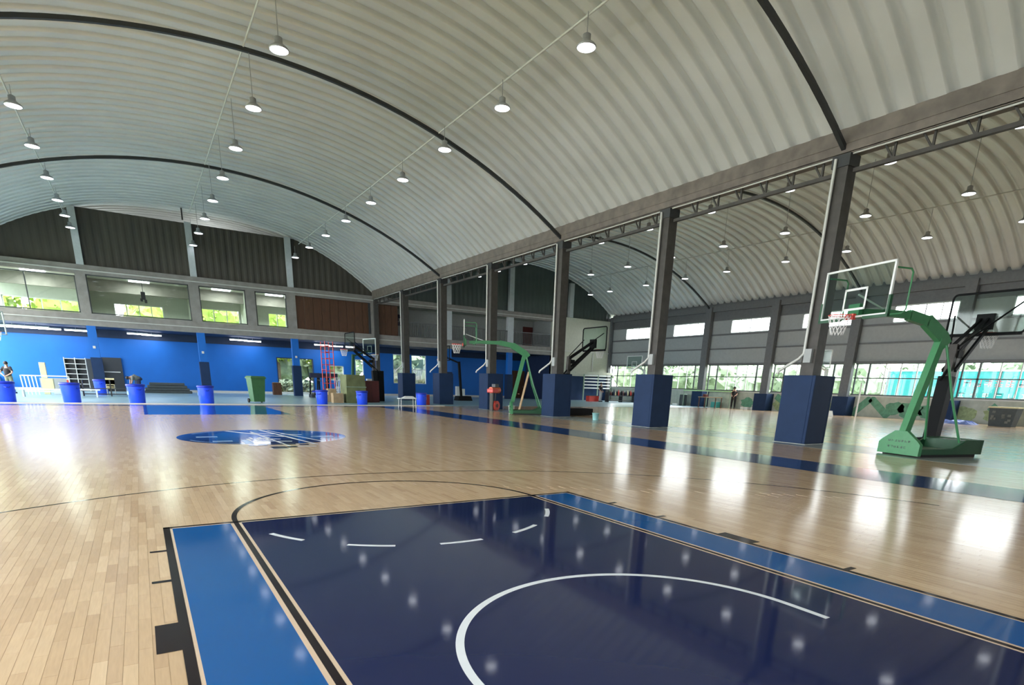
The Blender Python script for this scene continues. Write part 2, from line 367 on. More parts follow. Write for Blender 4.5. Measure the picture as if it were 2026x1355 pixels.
# ================================================================= CEILINGS
def vault(name, xa, xb, fz, ya, yb, label):
    ce = struct(name, label=label)
    pitch = .65; prof = [(0, 0), (.12, .0), (.24, .0), (.36, .012), (.39, .07), (.41, .17), (.45, .22), (.53, .22), (.57, .17), (.59, .07), (.62, .012), (.65, 0)]
    n = 40; mb = MB(); vs = []; fs = []; K = len(prof)
    for i in range(n+1):
        x = xa+(xb-xa)*i/n
        for a, ra in prof: vs.append((x, a, fz(x)+ra))
    for i in range(n):
        for k in range(K-1): fs.append((i*K+k, i*K+k+1, (i+1)*K+k+1, (i+1)*K+k))
    mb.add(vs, fs, True)
    base = mb.build('panel', SHEET, ce); base.location = (0, ya, 0)
    y = ya+pitch
    while y < yb-.1: inst(base, (0, y, 0), ce); y += pitch
    return ce
vault('ceiling', XL, XM-.02, vz1, YB, YE+5.6, 'arched ceiling of ribbed metal sheet over the main hall')
vault('ceiling_annex', XM+.02, XR+.3, vz2, YB, YE+5.6, 'arched ceiling of ribbed metal sheet over the second hall')
def arch(xa, xb, fz, y, label, group):
    pts = [(xa+(xb-xa)*i/40, 0, fz(xa+(xb-xa)*i/40)-.10) for i in range(41)]
    mb = MB()
    for a, b in zip(pts[:-1], pts[1:]): mb.bar(a, (b[0]+.01, b[1], b[2]), .11, .11)
    o = mb.build('roof_arch', ARCHM); o.location = (0, y, 0); tag(o, label, 'arch', group)
nm = {0: 'nearest', 2: 'second', 4: 'farthest'}
for i in (0, 2, 4):
    arch(XL+.2, XM-.1, za1, Y0+i*SP, f'black curved steel arch under the main ceiling, {nm[i]} of three', 'steel arches of the main hall')
    arch(XM+.1, XR, za2, Y0+i*SP, f'black curved steel arch under the second hall ceiling, {nm[i]} of three', 'steel arches of the second hall')

# ================================================================= WALLS
# right wall of the second hall
wr = struct('wall_right')
MB().box(XR+.0, XR+.2, YB, YE, 6.85, 8.35).build('upper_band', RAILM, wr)
MB().box(XR, XR+.25, YB, YE, 0, 1.3).build('low_wall', LOWW, wr, 'weathered grey low wall under the long windows')
MB().box(XR-.06, XR+.3, YB, YE, 1.3, 1.36).build('sill', PIPEW, wr)
MB().box(XR-.25, XR+.1, YB, YE, 7.55, 8.0).build('eave_beam', RAILM, wr, 'dark eave beam of the second hall')
pnl = {}
i = -3
wn = 1
for i in range(-3, 6):
    ya = Y0+i*SP; yb = ya+SP; ws, we = ya+.5, ya+4.1
    MB().box(XR, XR+.12, ya, yb, 3.5, 5.82).build('wall_panel', GREYP, wr)
    MB().box(XR, XR+.12, ya, ws, 5.82, 6.85).build('wall_panel', GREYP, wr)
    MB().box(XR, XR+.12, we, yb, 5.82, 6.85).build('wall_panel', GREYP, wr)
    for z, h in ((5.76, .12), (4.66, .10), (3.48, .12), (6.92, .14)): MB().box(XR-.12, XR+.02, ya, yb, z-h/2, z+h/2).build('rail', RAILM, wr)
    MB().box(XR-.42, XR-.1, yb-.3, yb+.3, 0, 7.9).build('pillar', RAILM, wr, 'grey steel wall post')
    w = struct(f'window_{wn}'); wn += 1
    fr = MB()
    for a, b, c, d in ((ws, we, 5.84, 5.9), (ws, we, 6.79, 6.85), (ws, ws+.06, 5.84, 6.85), (we-.06, we, 5.84, 6.85)): fr.box(XR+.02, XR+.1, a, b, c, d)
    fr.build('window_frame', WFRAME, w)
    for k in (1, 2, 3): MB().box(XR+.03, XR+.08, ws+(we-ws)*k/4-.025, ws+(we-ws)*k/4+.025, 5.9, 6.79).build('mullion', WFRAME if k != 2 else FRAME, w)
    MB().box(XR+.05, XR+.06, ws, we, 5.88, 6.82).build('pane', GLASS, w)
    w = struct(f'window_{wn}'); wn += 1
    a, b = ya+.3, yb-.3
    fr = MB().box(XR+.02, XR+.12, a, b, 1.36, 1.44).box(XR+.02, XR+.12, a, b, 3.36, 3.44).box(XR+.02, XR+.1, a, b, 2.44, 2.5)
    fr.build('window_frame', FRAME, w)
    for t, m_, wd in ((.02, FRAME, .08), (.15, FRAME, .1), (.31, WFRAME, .05), (.48, WFRAME, .06), (.65, WFRAME, .05), (.83, FRAME, .1), (.98, FRAME, .08)):
        y = a+(b-a)*t; MB().box(XR+.02, XR+.1, y-wd/2, y+wd/2, 1.44, 3.36).build('mullion', m_, w)
    MB().box(XR+.05, XR+.06, a, b, 1.4, 3.4).build('pane', GLASS, w)
# mural on the low wall
mb = MB()
for a, b in (((13.2, .05), (14.5, 1.2)), ((14.5, 1.2), (15.6, .1)), ((20.0, .2), (21.5, 1.1)), ((6.8, .2), (7.8, 1.0))): mb.bar((XR-.005, a[0], a[1]), (XR-.005, b[0], b[1]), .45, .02, (1, 0, 0))
mb.build('mural', MURG, wr, 'green zigzag painted on the low wall')
for y, z, r_ in ((12.0, .55, .5), (12.9, .62, .4), (10.9, .5, .4), (9.0, .5, .42), (7.4, .5, .45), (17.2, .45, .35), (24, .5, .4), (21, .5, .45)):
    rr = random.Random(int(y*10))
    mb = MB(); ph = rr.uniform(0, 6); mb.prism([(XR, y+r_*1.5*math.cos(2*math.pi*j/14)*(1+.18*math.sin(3*j+ph)), z+r_*math.sin(2*math.pi*j/14)*(1+.15*math.cos(2*j+ph))) for j in range(14)], (-.006, 0, 0))
    mb.build('mural', MURL if int(y) % 2 else MURG, wr, 'soft green foliage shape painted on the low wall')
# left wall (out of frame, seen in reflections)
wl = struct('wall_left')
MB().box(XL-.25, XL, YB, YE+5, 0, .9).build('low_wall', GREYP, wl)
MB().box(XL-.25, XL, YB, YE+5, 4.8, 5.4).build('upper_wall', GREYP, wl)
MB().box(XL-.25, XL, YB, YE+5, 6.8, 8.4).build('eave_wall', GREYP, wl)
for i in range(-3, 8):
    y = Y0+i*SP; MB().box(XL-.2, XL+.25, y-.25, y+.25, 0, 7.7).build('pillar', RAILM, wl)
w = struct('window_30'); MB().box(XL-.12, XL-.1, YB, YE+5, .9, 4.8).build('pane', GLASS, w)
for k in range(38): y = YB+k*1.55; MB().box(XL-.15, XL-.05, y-.04, y+.04, 1.2, 4.8).build('mullion', FRAME, w)
w = struct('window_31'); MB().box(XL-.12, XL-.1, YB, YE+5, 5.4, 6.8).build('pane', GLASS, w)
wf = struct('wall_front')
MB().box(XL-.2, XR+.2, YB-.3, YB, 0, 12).build('wall_panel', GREYP, wf)
for k in range(9): x = XL+k*6.1-.2; MB().box(x, x+.5, YB-.02, YB+.15, 0, 8).build('pillar', RAILM, wf)
# end wall
wb = struct('wall_back')
def gable(xa, xb, fz, z0, m, name, depth=.025, pitch=.42, top=10.85):
    mb = MB(); n = int((xb-xa)/(pitch/4)); pr = []
    for i in range(n+1):
        x = xa+(xb-xa)*i/n; k = i % 4; pr.append((x, YE+.25+(depth if k in (1, 2) else 0)))
    for (x0, y0), (x1, y1) in zip(pr[:-1], pr[1:]): mb.add([(x0, y0, z0), (x1, y1, z0), (x1, y1, min(top, fz(x1)+.06)), (x0, y0, min(top, fz(x0)+.06))], [(0, 1, 2, 3)])
    return mb.build(name, m, wb)
PX = [-10.2, -4.6, 1.55, 7.75, 14.0]; PX2 = [20.4, 26.6, 33.3]
edges = PX
for a, b in zip(edges[:-1], edges[1:]): gable(a, b, vz1, 7.5, UPW, 'cladding')
for a, b in ((14.0, 20.4), (20.4, 26.6), (26.6, 33.3), (33.3, 38.6)): gable(a, b, vz2, 7.5, UPW2, 'cladding', top=20)
for x in PX[1:4]: MB().box(x-.19, x+.19, YE-.05, YE+.25, 7.62, min(10.87, vz1(x))).build('pillar', WCOL, wb, 'pale upper post in front of the dark cladding')
for x in PX2: MB().box(x-.24, x+.24, YE-.05, YE+.25, 7.62, vz2(x)-.3).build('pillar', WCOL, wb, 'pale upper post in front of the dark cladding')
MB().box(XL, 31.2, YE, YE+.35, 7.10, 7.62).build('beam', PLAST, wb, 'grey concrete beam above the gallery windows')
MB().box(XL, 31.2, YE-.06, YE, 7.28, 7.34).build('ledge', PLASTL, wb)
MB().box(XL, 31.2, YE, YE+.35, 4.10, 4.82).build('beam', PLAST, wb, 'grey concrete edge of the gallery floor')
MB().box(XL, 31.2, YE-.06, YE, 4.42, 4.47).build('ledge', PLASTL, wb)
MB().box(XL, 31.2, YE+.35, 46.6, 4.45, 4.75).build('gallery_floor', PLAST, wb)
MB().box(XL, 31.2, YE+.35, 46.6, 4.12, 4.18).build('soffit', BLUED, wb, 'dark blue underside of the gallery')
MB().box(XL, 31.2, YE+.25, 46.6, 7.3, 7.42).build('gallery_ceiling', ROOMW, wb)
for x, w_ in ((-4.7, .27), (1.45, .30), (4.95, .30), (7.68, .32), (13.95, .32)): MB().box(x-w_, x+w_, YE, YE+.35, 4.82, 7.1).build('pier', PLAST, wb)
for x in (20.4, 26.6): MB().box(x-.3, x+.3, YE, YE+.35, 4.82, 7.1).build('pier', WCOL, wb)
MB().box(XL, XR, 46.4, 46.6, 7.4, 12).build('rear_gable', WCOL, wb, 'pale rear gable above the gallery')
# lower pillars: blue with navy base
for x in PX[1:4]+PX2[:2]:
    MB().box(x-.24, x+.24, YE, YE+.35, 2.2, 4.1).build('pillar', BLUEW, wb, 'bright blue lower pillar')
    MB().box(x-.30, x+.30, YE-.05, YE+.4, 0, 2.2).build('pillar_padding', PAD, wb, 'dark navy padded base of the blue pillar')
# rear wall of the recess with real openings
def wall_x(y0, y1, x0, x1, z0, z1, holes, m, name, parent):
    xs = sorted({x0, x1, *[h[0] for h in holes], *[h[1] for h in holes]}); mb = MB()
    for a, b in zip(xs[:-1], xs[1:]):
        if a < x0 or b > x1: continue
        hs = sorted([(h[2], h[3]) for h in holes if h[0] <= a+1e-6 and h[1] >= b-1e-6]); z = z0
        for c, d in hs:
            if c > z: mb.box(a, b, y0, y1, z, c)
            z = d
        if z < z1: mb.box(a, b, y0, y1, z, z1)
    return mb.build(name, m, parent)
LOWH = [(7.2, 8.45, 0.0, 2.8), (8.9, 9.95, 0.0, 2.8), (11.35, 12.55, 1.2, 2.4), (13.55, 14.3, .9, 3.0), (17.0, 18.3, 1.1, 3.6), (18.75, 20.2, 1.1, 3.6)]
wall_x(45.4, 45.6, XL, 31.2, 0, 4.12, LOWH, BLUEW, 'blue_wall', wb)
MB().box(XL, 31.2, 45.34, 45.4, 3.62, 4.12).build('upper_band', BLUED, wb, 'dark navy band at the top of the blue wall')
MB().box(31.2, 31.4, YE+.25, 46.7, 4.1, 7.4).build('gallery_end_wall', GREYP, wb)
MB().box(XL, 31.0, 45.36, 45.4, 0, .18).build('baseboard_back', PIPEW)['kind'] = 'structure'
UPH = [(-9.4, -5.3, 5.0, 6.0), (-3.3, -.25, 5.0, 6.05), (2.2, 4.9, 5.0, 6.2), (7.0, 8.4, 5.0, 6.25)]
wall_x(46.5, 46.7, XL, 31.2, 4.12, 7.42, UPH, ROOMW, 'gallery_rear_wall', wb)
for x in (-4.7, 1.45, 8.6, 13.95): MB().box(x-.08, x+.08, YE+.35, 46.5, 4.75, 7.3).build('partition', ROOMW, wb)
MB().box(5.0, 5.2, 44, 46.5, 4.75, 7.3).build('partition', ROOMW, wb)
MB().box(XL, 8.6, 44.5, 44.7, 6.55, 7.3).build('room_beam', PLAST, wb)
def win(holes_pts, y, n, m_frame=WFRAME, g_=GLASS):
    global wn
    x0, x1, z0, z1 = holes_pts
    w = struct(f'window_{wn}'); wn += 1
    fr = MB()
    for a, b, c, d in ((x0, x1, z0, z0+.06), (x0, x1, z1-.06, z1), (x0, x0+.06, z0, z1), (x1-.06, x1, z0, z1)): fr.box(a, b, y-.06, y+.06, c, d)
    fr.build('window_frame', m_frame, w)
    for k in range(1, n): x = x0+(x1-x0)*k/n; MB().box(x-.03, x+.03, y-.04, y+.04, z0+.06, z1-.06).build('mullion', m_frame, w)
    MB().box(x0+.03, x1-.03, y-.006, y+.006, z0+.03, z1-.03).build('pane', g_, w)
    return w
for h, n in zip(UPH, (4, 4, 3, 2)): win(h, 46.6, n)
for h in LOWH[2:]:
    w = win(h, 45.5, 1); MB().box(h[0], h[1], 45.46, 45.54, (h[2]+h[3])/2-.03, (h[2]+h[3])/2+.03).build('transom', WFRAME, w)
# gallery front glazing
for x0, x1, z1_, k in ((-9.9, -4.97, 6.95, 2), (-4.43, 1.15, 7.08, 1), (1.75, 4.63, 7.08, 1), (5.27, 7.36, 7.08, 1)): win((x0, x1, 4.84, z1_+.02), YE+.12, k, FRAME, GLASS2)
RLD = bpy.data.lights.new('added_room_glow', 'AREA'); RLD.shape = 'RECTANGLE'; RLD.size = 1.1; RLD.size_y = .5; RLD.energy = 55; RLD.color = (.95, 1, .93)
for x in (-7.2, -1.6, 3.4, 7.0):  # glowing panels and area lights added to brighten the gallery rooms
    MB().box(x-.6, x+.6, 43.0, 43.6, 7.2, 7.3).build('added_room_panel', LENS, wb)
    l = bpy.data.objects.new('added_room_glow', RLD); S.collection.objects.link(l); l.location = (x, 43.3, 7.18)
LLD = RLD.copy(); LLD.energy = 35
for x in (-3.5, 3.5):      # hidden lights added behind the dark cladding to brighten the roof gap
    MB().box(x-.6, x+.6, 44.0, 44.5, 7.45, 7.55).build('added_roof_panel', LENS, wb)
    l = bpy.data.objects.new('added_roof_glow', LLD); S.collection.objects.link(l); l.location = (x, 44.2, 7.6); l.rotation_euler = (math.pi, 0, 0)
# brown timber infill
for x0, x1, n in ((8.0, 13.63, 9), (14.27, 15.9, 3)):
    for k in range(n):
        a = x0+(x1-x0)*k/n; MB().box(a+.01, a+(x1-x0)/n-.01, YE+.1, YE+.16, 4.84, 7.08).build('timber_panel', BROWN, wb)
MB().box(13.45, 13.63, YE+.02, YE+.1, 4.84, 7.08).build('door_frame', SHADE, wb)
# balcony
MB().box(15.9, 31.2, 44.3, 44.5, 4.75, 7.3).build('gallery_inner_wall', GREYP, wb, 'dim grey wall behind the balcony')
MB().box(30.0, 31.1, 44.2, 44.3, 4.75, 6.75).build('door_panel', MAROON, wb, 'dark maroon door on the balcony')
rl = thing('balcony_railing', 'long dark metal balcony railing with thin upright bars on the gallery edge', 'railing', (0, YE+.1, 4.82))
MB().box(15.9, 31.0, -.03, .03, 1.08, 1.14).build('top_rail', RAILM, rl); MB().box(15.9, 31.0, -.02, .02, .08, .12).build('bottom_rail', RAILM, rl)
bar0 = MB().box(-.015, .015, -.015, .015, .12, 1.08).build('baluster', RAILM, rl); bar0.location = (16.0, 0, 0)
x = 16.16
while x < 31: inst(bar0, (x, 0, 0), rl); x += .16
for x, w_, h_ in ((16.4, .5, .5), (17.0, .35, .35), (16.9, .3, .3)):
    pass
# cream wall closing the second hall
MB().box(31.2, XR+.1, YE-.1, YE+.25, 2.3, 7.6).build('cream_wall', CREAM, wb, 'cream wall at the end of the second hall')
MB().box(31.2, XR+.1, YE-.12, YE+.25, 0, 2.3).build('navy_dado', PAD, wb, 'navy lower part of the cream wall')
MB().box(31.2, XR+.1, YE-.2, YE-.1, 4.55, 4.62).build('ledge', PLASTL, wb)
MB().tube([(36.2, YE-.16, 2.6), (36.2, YE-.16, 4.55)], .04).build('downpipe', PIPEW, wb)
MB().box(31.2, 31.4, YE, 45.5, 0, 4.12).build('recess_end', BLUED, wb)
# doors
d = struct('door_1', label='dark double leaf cupboard door in the blue wall'); MB().box(-4.55, -3.35, 45.25, 45.38, .0, 2.3).build('door_leaf', SHADE, d); MB().box(-4.45, -3.5, 45.2, 45.25, 1.3, 1.36).build('push_bar', PIPEW, d)
d = struct('door_2', label='dark brown door at the end of the recess'); MB().box(29.2, 31.0, 45.25, 45.38, 0, 2.65).build('door_leaf', BROWN, d); MB().box(30.8, 30.86, 45.2, 45.25, 1.0, 1.2).build('handle', RAILM, d)
for k, h in enumerate(LOWH[:2]):
    d = struct(f'door_{k+3}', label='open doorway to the green outside')
    MB().box(h[0]-.06, h[0], 45.34, 45.62, 0, 2.86).box(h[1], h[1]+.06, 45.34, 45.62, 0, 2.86).box(h[0], h[1], 45.34, 45.62, 2.8, 2.86).build('door_frame', BLUED, d)
    MB().box(h[1]-.05, h[1], 45.6, 46.6, 0.02, 2.75).build('door_leaf', GLASS, d)
# small white sockets on the pillars
for x in PX[1:4]: MB().box(x-.07, x+.07, YE-.03, YE, 2.75, 2.9).build('socket', PIPEW, wb)

# ================================================================= OUTSIDE
gr = MB().box(38.85, 70, -45, 75, -.3, -.02).box(-40, -10.5, -45, 75, -.3, -.02).box(-10.5, 38.85, -45, -14.4, -.3, -.02).box(-10.5, 38.85, 46.8, 75, -.3, -.02).build('ground', GRASS); gr['kind'] = 'structure'
def crown(rx, rz, n, m):
    mb = MB()
    for _ in range(n):
        t = random.uniform(0, 2*math.pi); c = random.uniform(-1, 1); r = random.uniform(.55, 1); q = math.sqrt(1-c*c)
        p = Vector((rx*r*q*math.cos(t), rx*r*q*math.sin(t), rz*r*c)); s_ = random.uniform(.16, .36)
        a = Vector((random.uniform(-1, 1), random.uniform(-1, 1), random.uniform(-1, 1))).normalized(); b = a.orthogonal().normalized()
        mb.add([p-a*s_, p+b*s_*.6, p+a*s_, p-b*s_*.6], [(0, 1, 2, 3)])
    return mb
def tree(label, x, y, rx, rz, zc, m, n=900):
    t = thing('tree', label, 'tree', (x, y, -.02), 0, 'trees outside the windows')
    mb = crown(rx, rz, n, m)
    vs = []; fs = []
    for i in range(9):
        for j in range(14):
            ph = math.pi*i/8; th = 2*math.pi*j/14; q = .86*(1+.12*math.sin(3*th+i)+.08*math.cos(5*th+2*i)); vs.append((rx*q*math.sin(ph)*math.cos(th), rx*q*math.sin(ph)*math.sin(th), rz*q*math.cos(ph)))
    for i in range(8):
        for j in range(14): fs.append((i*14+j, (i+1)*14+j, (i+1)*14+(j+1) % 14, i*14+(j+1) % 14))
    mb.add(vs, fs, False); mb.build('crown', m, t).location = (0, 0, zc)
    MB().tube([(0, 0, 0), (.05, .03, zc*.6), (0, 0, zc)], [.16, .12, .06], 7).build('trunk', TRUNK, t)
    return t
tp = tree('green tree outside the long windows, fifth from the end wall', 46.0, 20.5, 3.2, 2.6, 2.4, LEAF)
for k, (x, y, s_) in enumerate(((45.5, 27, 1.0), (47, 33.5, 1.1), (46, 38.5, .9), (47.5, 14.5, .9), (50, 9, 1.2), (50.5, 3, 1.1), (46, 44, 1))):
    c = dup(tp); c.location = (x, y, -.02); c.scale = (s_, s_, s_*(.9+.05*k)); c.rotation_euler = (0, 0, k*1.3)
    c['label'] = ['green tree outside the long windows, fourth from the end wall', 'green tree outside the long windows, third from the end wall', 'green tree outside the long windows, second from the end wall', 'green tree outside the long windows, just past the turquoise banner', 'green tree behind the turquoise banner', 'green tree at the right end of the turquoise banner', 'green tree outside the long windows, nearest the end wall'][k]
tq = tree('yellow green tree outside the third gallery window', 3.6, 51, 2.4, 2.6, 5.2, LEAFY)
for k, (x, y, s_, l) in enumerate(((8.4, 51.5, 1, 'yellow green tree outside the narrow fourth gallery window'), (-1.2, 51, .9, 'yellow green tree outside the second gallery window'), (-6.6, 51.5, .95, 'yellow green tree outside the leftmost gallery window'), (12.5, 52, .7, 'low yellow green tree beyond the small low window'), (19, 53, 1.0, 'yellow green tree outside the paired ground floor windows'))):
    c = dup(tq); c.location = (x, y, -.02); c.scale = (s_,)*3; c['label'] = l; c.rotation_euler = (0, 0, k)
for k, (x, y, s_, l) in enumerate(((-11.5, 50.5, 1.1, 'yellow green tree added to cover the sky at the left end of the leftmost gallery window'), (14.5, 56, 1.2, 'yellow green tree far behind the low window beside the maroon cabinet'))):  # leftmost tree is added to dim the sky mirrored in the floor
    c = dup(tq); c.location = (x, y, -.02); c.scale = (s_,)*3; c['label'] = l; c.rotation_euler = (0, 0, k+2)
for k, (x, y, s_, l) in enumerate(((8.8, 54.5, 1.0, 'bushy green tree behind the open doorways'), (14.0, 53.5, .9, 'bushy green tree behind the small low windows'), (19.5, 50.0, 1.0, 'bushy green tree behind the left of the paired ground floor windows'), (23.8, 52.5, 1.0, 'bushy green tree behind the right of the paired ground floor windows'))):
    c = dup(tp); c.location = (x, y, -.02); c.scale = (s_,)*3; c['label'] = l; c.rotation_euler = (0, 0, k*1.7+.4)
sb = thing('shrub', 'low green shrub outside the left open doorway', 'shrub', (8.4, 48.6, -.02), 0, 'shrubs at the doorways')
crown(.7, .55, 400, LEAF).build('leaves', LEAF, sb).location = (0, 0, .55); MB().tube([(0, 0, 0), (0, 0, .5)], .04, 6).build('stem', TRUNK, sb)
c = dup(sb); c.location = (10.0, 48.4, -.02); c['label'] = 'low green shrub outside the right open doorway'
# banner outside
bn = thing('banner', 'long turquoise banner with white and pink characters outside the right windows', 'banner', (41.2, 0, 0))
MB().box(-.03, .03, -4, 15.0, .9, 3.0).build('cloth', BANN, bn); MB().box(-.06, .06, -4, 15, .86, .94).box(-.06, .06, -4, 15, 3.0, 3.08).build('edge', WHITEM, bn)
for k in range(4): MB().box(-.05, .05, -4+k*6.3-.05, -4+k*6.3+.05, -.02, 3.1).build('post', RAILM, bn)
def glyphs(x, y, z, s_, n, seed, gap=1.35, sgn=-1):
    rr = random.Random(seed); mb = MB()
    for k in range(n):
        cy = y+sgn*k*s_*gap
        for _ in range(3): zz = z+s_*rr.choice((.05, .3, .5, .7, .9)); mb.box(x-.004, x, cy-s_*.42, cy+s_*.42, zz-.04*s_, zz+.05*s_)
        for _ in range(2): yy = cy+s_*rr.choice((-.35, -.1, .15, .35)); mb.box(x-.004, x, yy-.05*s_, yy+.05*s_, z, z+s_*.95)
    return mb
glyphs(-.032, 10.4, 1.35, .38, 14, 3, 1.7).build('lettering', BANW, bn); glyphs(-.032, 10.2, 2.1, .45, 6, 5, 1.2).build('lettering', BANR, bn); glyphs(-.032, 5.2, 2.0, .45, 6, 8, 1.6).build('lettering', BANR, bn)
bw = thing('building', 'pale pinkish building seen through the windows beside the second padded column', 'building', (52, 27, -.02))
MB().box(0, 8, -4, 3, 0, 5).build('wall', mat('pinkish_render', (.75, .62, .62), .8), bw); MB().box(-.4, 8.4, -4.4, 3.4, 5, 5.3).build('roof', REDM, bw)

# ================================================================= BEAM, TRUSSES, COLUMNS
bm = MB().box(XM-.22, XM+.22, YB, YE, 7.62, 7.98).box(XM-.2, XM-.17, YB, YE, 7.40, 7.62).box(XM-.2, XM+.2, YB, YE, 7.38, 7.42).build('valley_beam', BEAMM)
tag(bm, 'long rusty brown steel beam where the two ceilings meet', 'beam')
pos = {-2: 'beside the camera', -1: 'nearest', 0: 'second', 1: 'third', 2: 'fourth', 3: 'fifth', 4: 'sixth', 5: 'farthest'}
def truss(i):
    ya = Y0+i*SP+.26; yb = ya+SP-.52
    t = thing('bay_truss', f'light steel truss of V struts under the valley beam, {pos[i]} bay from the camera', 'truss', (XM, ya, 7.0), 0, 'trusses between the columns')
    L_ = yb-ya
    MB().box(-.06, .06, 0, L_, -.04, .05).build('bottom_chord', STEEL, t)
    MB().tube([(-.16, 0, .36), (-.16, L_*.5, .35), (-.16, L_, .36)], .022, 6).build('conduit', PIPEW, t, 'thin white conduit under the beam')
    y = .36; k = 0
    s0 = s1 = None
    while y < L_-.1:
        if s0 is None:
            s0 = MB().bar((0, 0, .0), (0, 0, .4), .05, .05).build('strut', STEEL, t); s0.location = (0, y, 0)
            s1 = MB().bar((0, 0, .0), (0, .26, .4), .04, .04).build('strut', STEEL, t); s1.location = (0, y, 0)
        else: inst(s0, (0, y, 0), t); inst(s1, (0, y, 0), t)
        y += .87
for i in range(-1, 6): truss(i)
def column(i):
    y = Y0+i*SP
    nmz = {-1: 'out of frame beside the camera', 0: 'nearest and largest', 1: 'second', 2: 'third', 3: 'fourth', 4: 'fifth', 5: 'farthest', 6: 'at the end wall'}[i]
    t = thing('steel_column', f'tall dark steel column carrying the valley beam, {nmz} in the row', 'column', (XM, y, 0), 0, 'columns between the two halls')
    MB().box(-.2, -.17, -.2, .2, 0, 7.38).box(.17, .2, -.2, .2, 0, 7.38).box(-.17, .17, -.2, -.185, 0, 7.38).box(-.17, .17, .185, .2, 0, 7.38).build('shaft', STEEL, t)
    MB().box(-.24, .24, -.24, .24, 7.1, 7.38).build('head_plate', ARCHM, t)
    if i < 6:
        MB().tube([(-.27, .12, 7.3), (-.27, .12, 2.5), (-.33, .22, 2.35), (-.58, .62, 2.02), (-.60, .64, 1.93)], .04, 8).build('downpipe', PIPEW, t, 'white plastic rainwater pipe')
        MB().box(-.3, -.2, -.12, .1, 2.25, 2.62).build('junction_box', GREYP, t)
        p = thing('column_pad', f'square navy vinyl pad around the foot of the {nmz} column', 'pad', (XM, y, 0), 0, 'navy pads around the columns')
        w_ = .49; h = 1.9
        for rz in range(4):
            o = MB().box(-w_, w_-.09, -w_, -w_+.09, .01, h).build('pad_panel', PAD, p, bevel=.015); o.rotation_euler = (0, 0, rz*math.pi/2)
        MB().box(-w_-.04, w_+.04, -w_-.04, w_+.04, 0, .01).build('foot_plate', AISLE, p)
for i in range(-1, 6): column(i)
y = YE; t = thing('steel_column', 'slim dark steel column against the end wall where the valley beam ends', 'column', (XM, YE-.15, 0), 0, 'columns between the two halls')
MB().box(-.15, .15, -.12, .12, 0, 7.38).build('shaft', STEEL, t)
# pads at the right wall posts
pn = {0: 'rightmost of the four', 1: 'second from the right', 2: 'third from the right', 3: 'leftmost of the four', 4: 'hidden left', -1: 'out of frame'}
for i in (0, 1, 2, 3, 4):
    p = thing('wall_pad', {0: 'dark navy pad at the right wall post behind the green hoop', 1: 'dark navy pad at the right wall post beside the nearest column', 2: 'dark navy pad at the right wall post left of the nearest column', 3: 'dark navy pad at the right wall post under the green rail', 4: 'dark navy pad at the right wall post behind the second column'}[i], 'pad', (XR-.35, Y0+i*SP-.15, 0), 0, 'pads at the right wall posts')
    w_ = .55
    for rz in range(4):
        o = MB().box(-w_, w_-.08, -w_, -w_+.08, 0, 1.25).build('pad_panel', PAD, p, bevel=.015); o.rotation_euler = (0, 0, rz*math.pi/2)

# ================================================================= LAMPS
def make_lamp(drop):
    t = thing('pendant_lamp', '', 'lamp', (0, 0, 0))
    MB().lathe([(.0, .002), (.235, .0), (.25, .02), (.22, .06), (.12, .13), (.10, .15), (.10, .27), (.05, .30), (0, .30)], n=18).build('shade', LAMPM, t)
    shd = t.children[0]
    MB().lathe([(.0, -.012), (.22, -.006), (.228, 0)], n=18).build('lens', LENS, shd)
    MB().tube([(0, 0, .3), (0, 0, .3+drop)], .012, 5).build('rod', LAMPM, t)
    return t
lp = None
def lamp_row(x, z, ys, fz, label, group, first_ord=0):
    drop = fz(x)-z-.32
    t = make_lamp(drop)
    for k, y in enumerate(ys):
        c = t if k == 0 else dup(t)
        c.location = (x, y, z); c['label'] = f'{label}, {ORD[k+first_ord]} from the camera'; c['group'] = group
lamp_row(8.0, 9.45, [-.8]+[3.3+4.1*k for k in range(10)][0:1]+[7.46+4.07*k for k in range(9)], za1, 'white bell pendant lamp in the right row of the main hall', 'lamps in the right row')
lamp_row(1.7, 9.45, [0, 4, 8]+[12.19+4.05*k for k in range(8)], za1, 'white bell pendant lamp in the middle row of the main hall', 'lamps in the middle row')
lamp_row(-4.72, 9.45, [4.5, 8.6, 12.7, 16.8, 20.8, 24.9, 29.3, 33.4, 36.9, 40.1], za1, 'white bell pendant lamp in the left row of the main hall', 'lamps in the left row')
lamp_row(20.5, 9.15, [2.6, 6.3, 10.1, 14.0, 17.9, 21.7, 25.9, 29.6, 33.1, 36.0], za2, 'white bell pendant lamp in the left row of the second hall', 'lamps left in the second hall')
lamp_row(26.3, 9.15, [1.5, 6.1, 10.1, 14.1, 17.9, 21.8, 25.7, 29.6, 33.4], za2, 'white bell pendant lamp in the middle row of the second hall', 'lamps in the middle of the second hall')
lamp_row(32.4, 9.15, [2.2, 6.2, 10.2, 14.3, 18.1, 22.5, 26.2, 30.2, 34.5, 37.1], za2, 'white bell pendant lamp in the right row of the second hall', 'lamps right in the second hall')
for x, fz, l in ((8.05, za1, 'thin white conduit along the ceiling over the right lamp row'), (1.55, za1, 'thin white conduit along the ceiling over the middle lamp row'), (-4.85, za1, 'thin white conduit along the ceiling over the left lamp row'), (32.4, za2, 'thin grey conduit along the second hall ceiling')):
    o = MB().tube([(x, -8, fz(x)-.04), (x, YE-2, fz(x)-.04)], .028, 6).build('ceiling_conduit', PIPEW); tag(o, l, 'conduit')
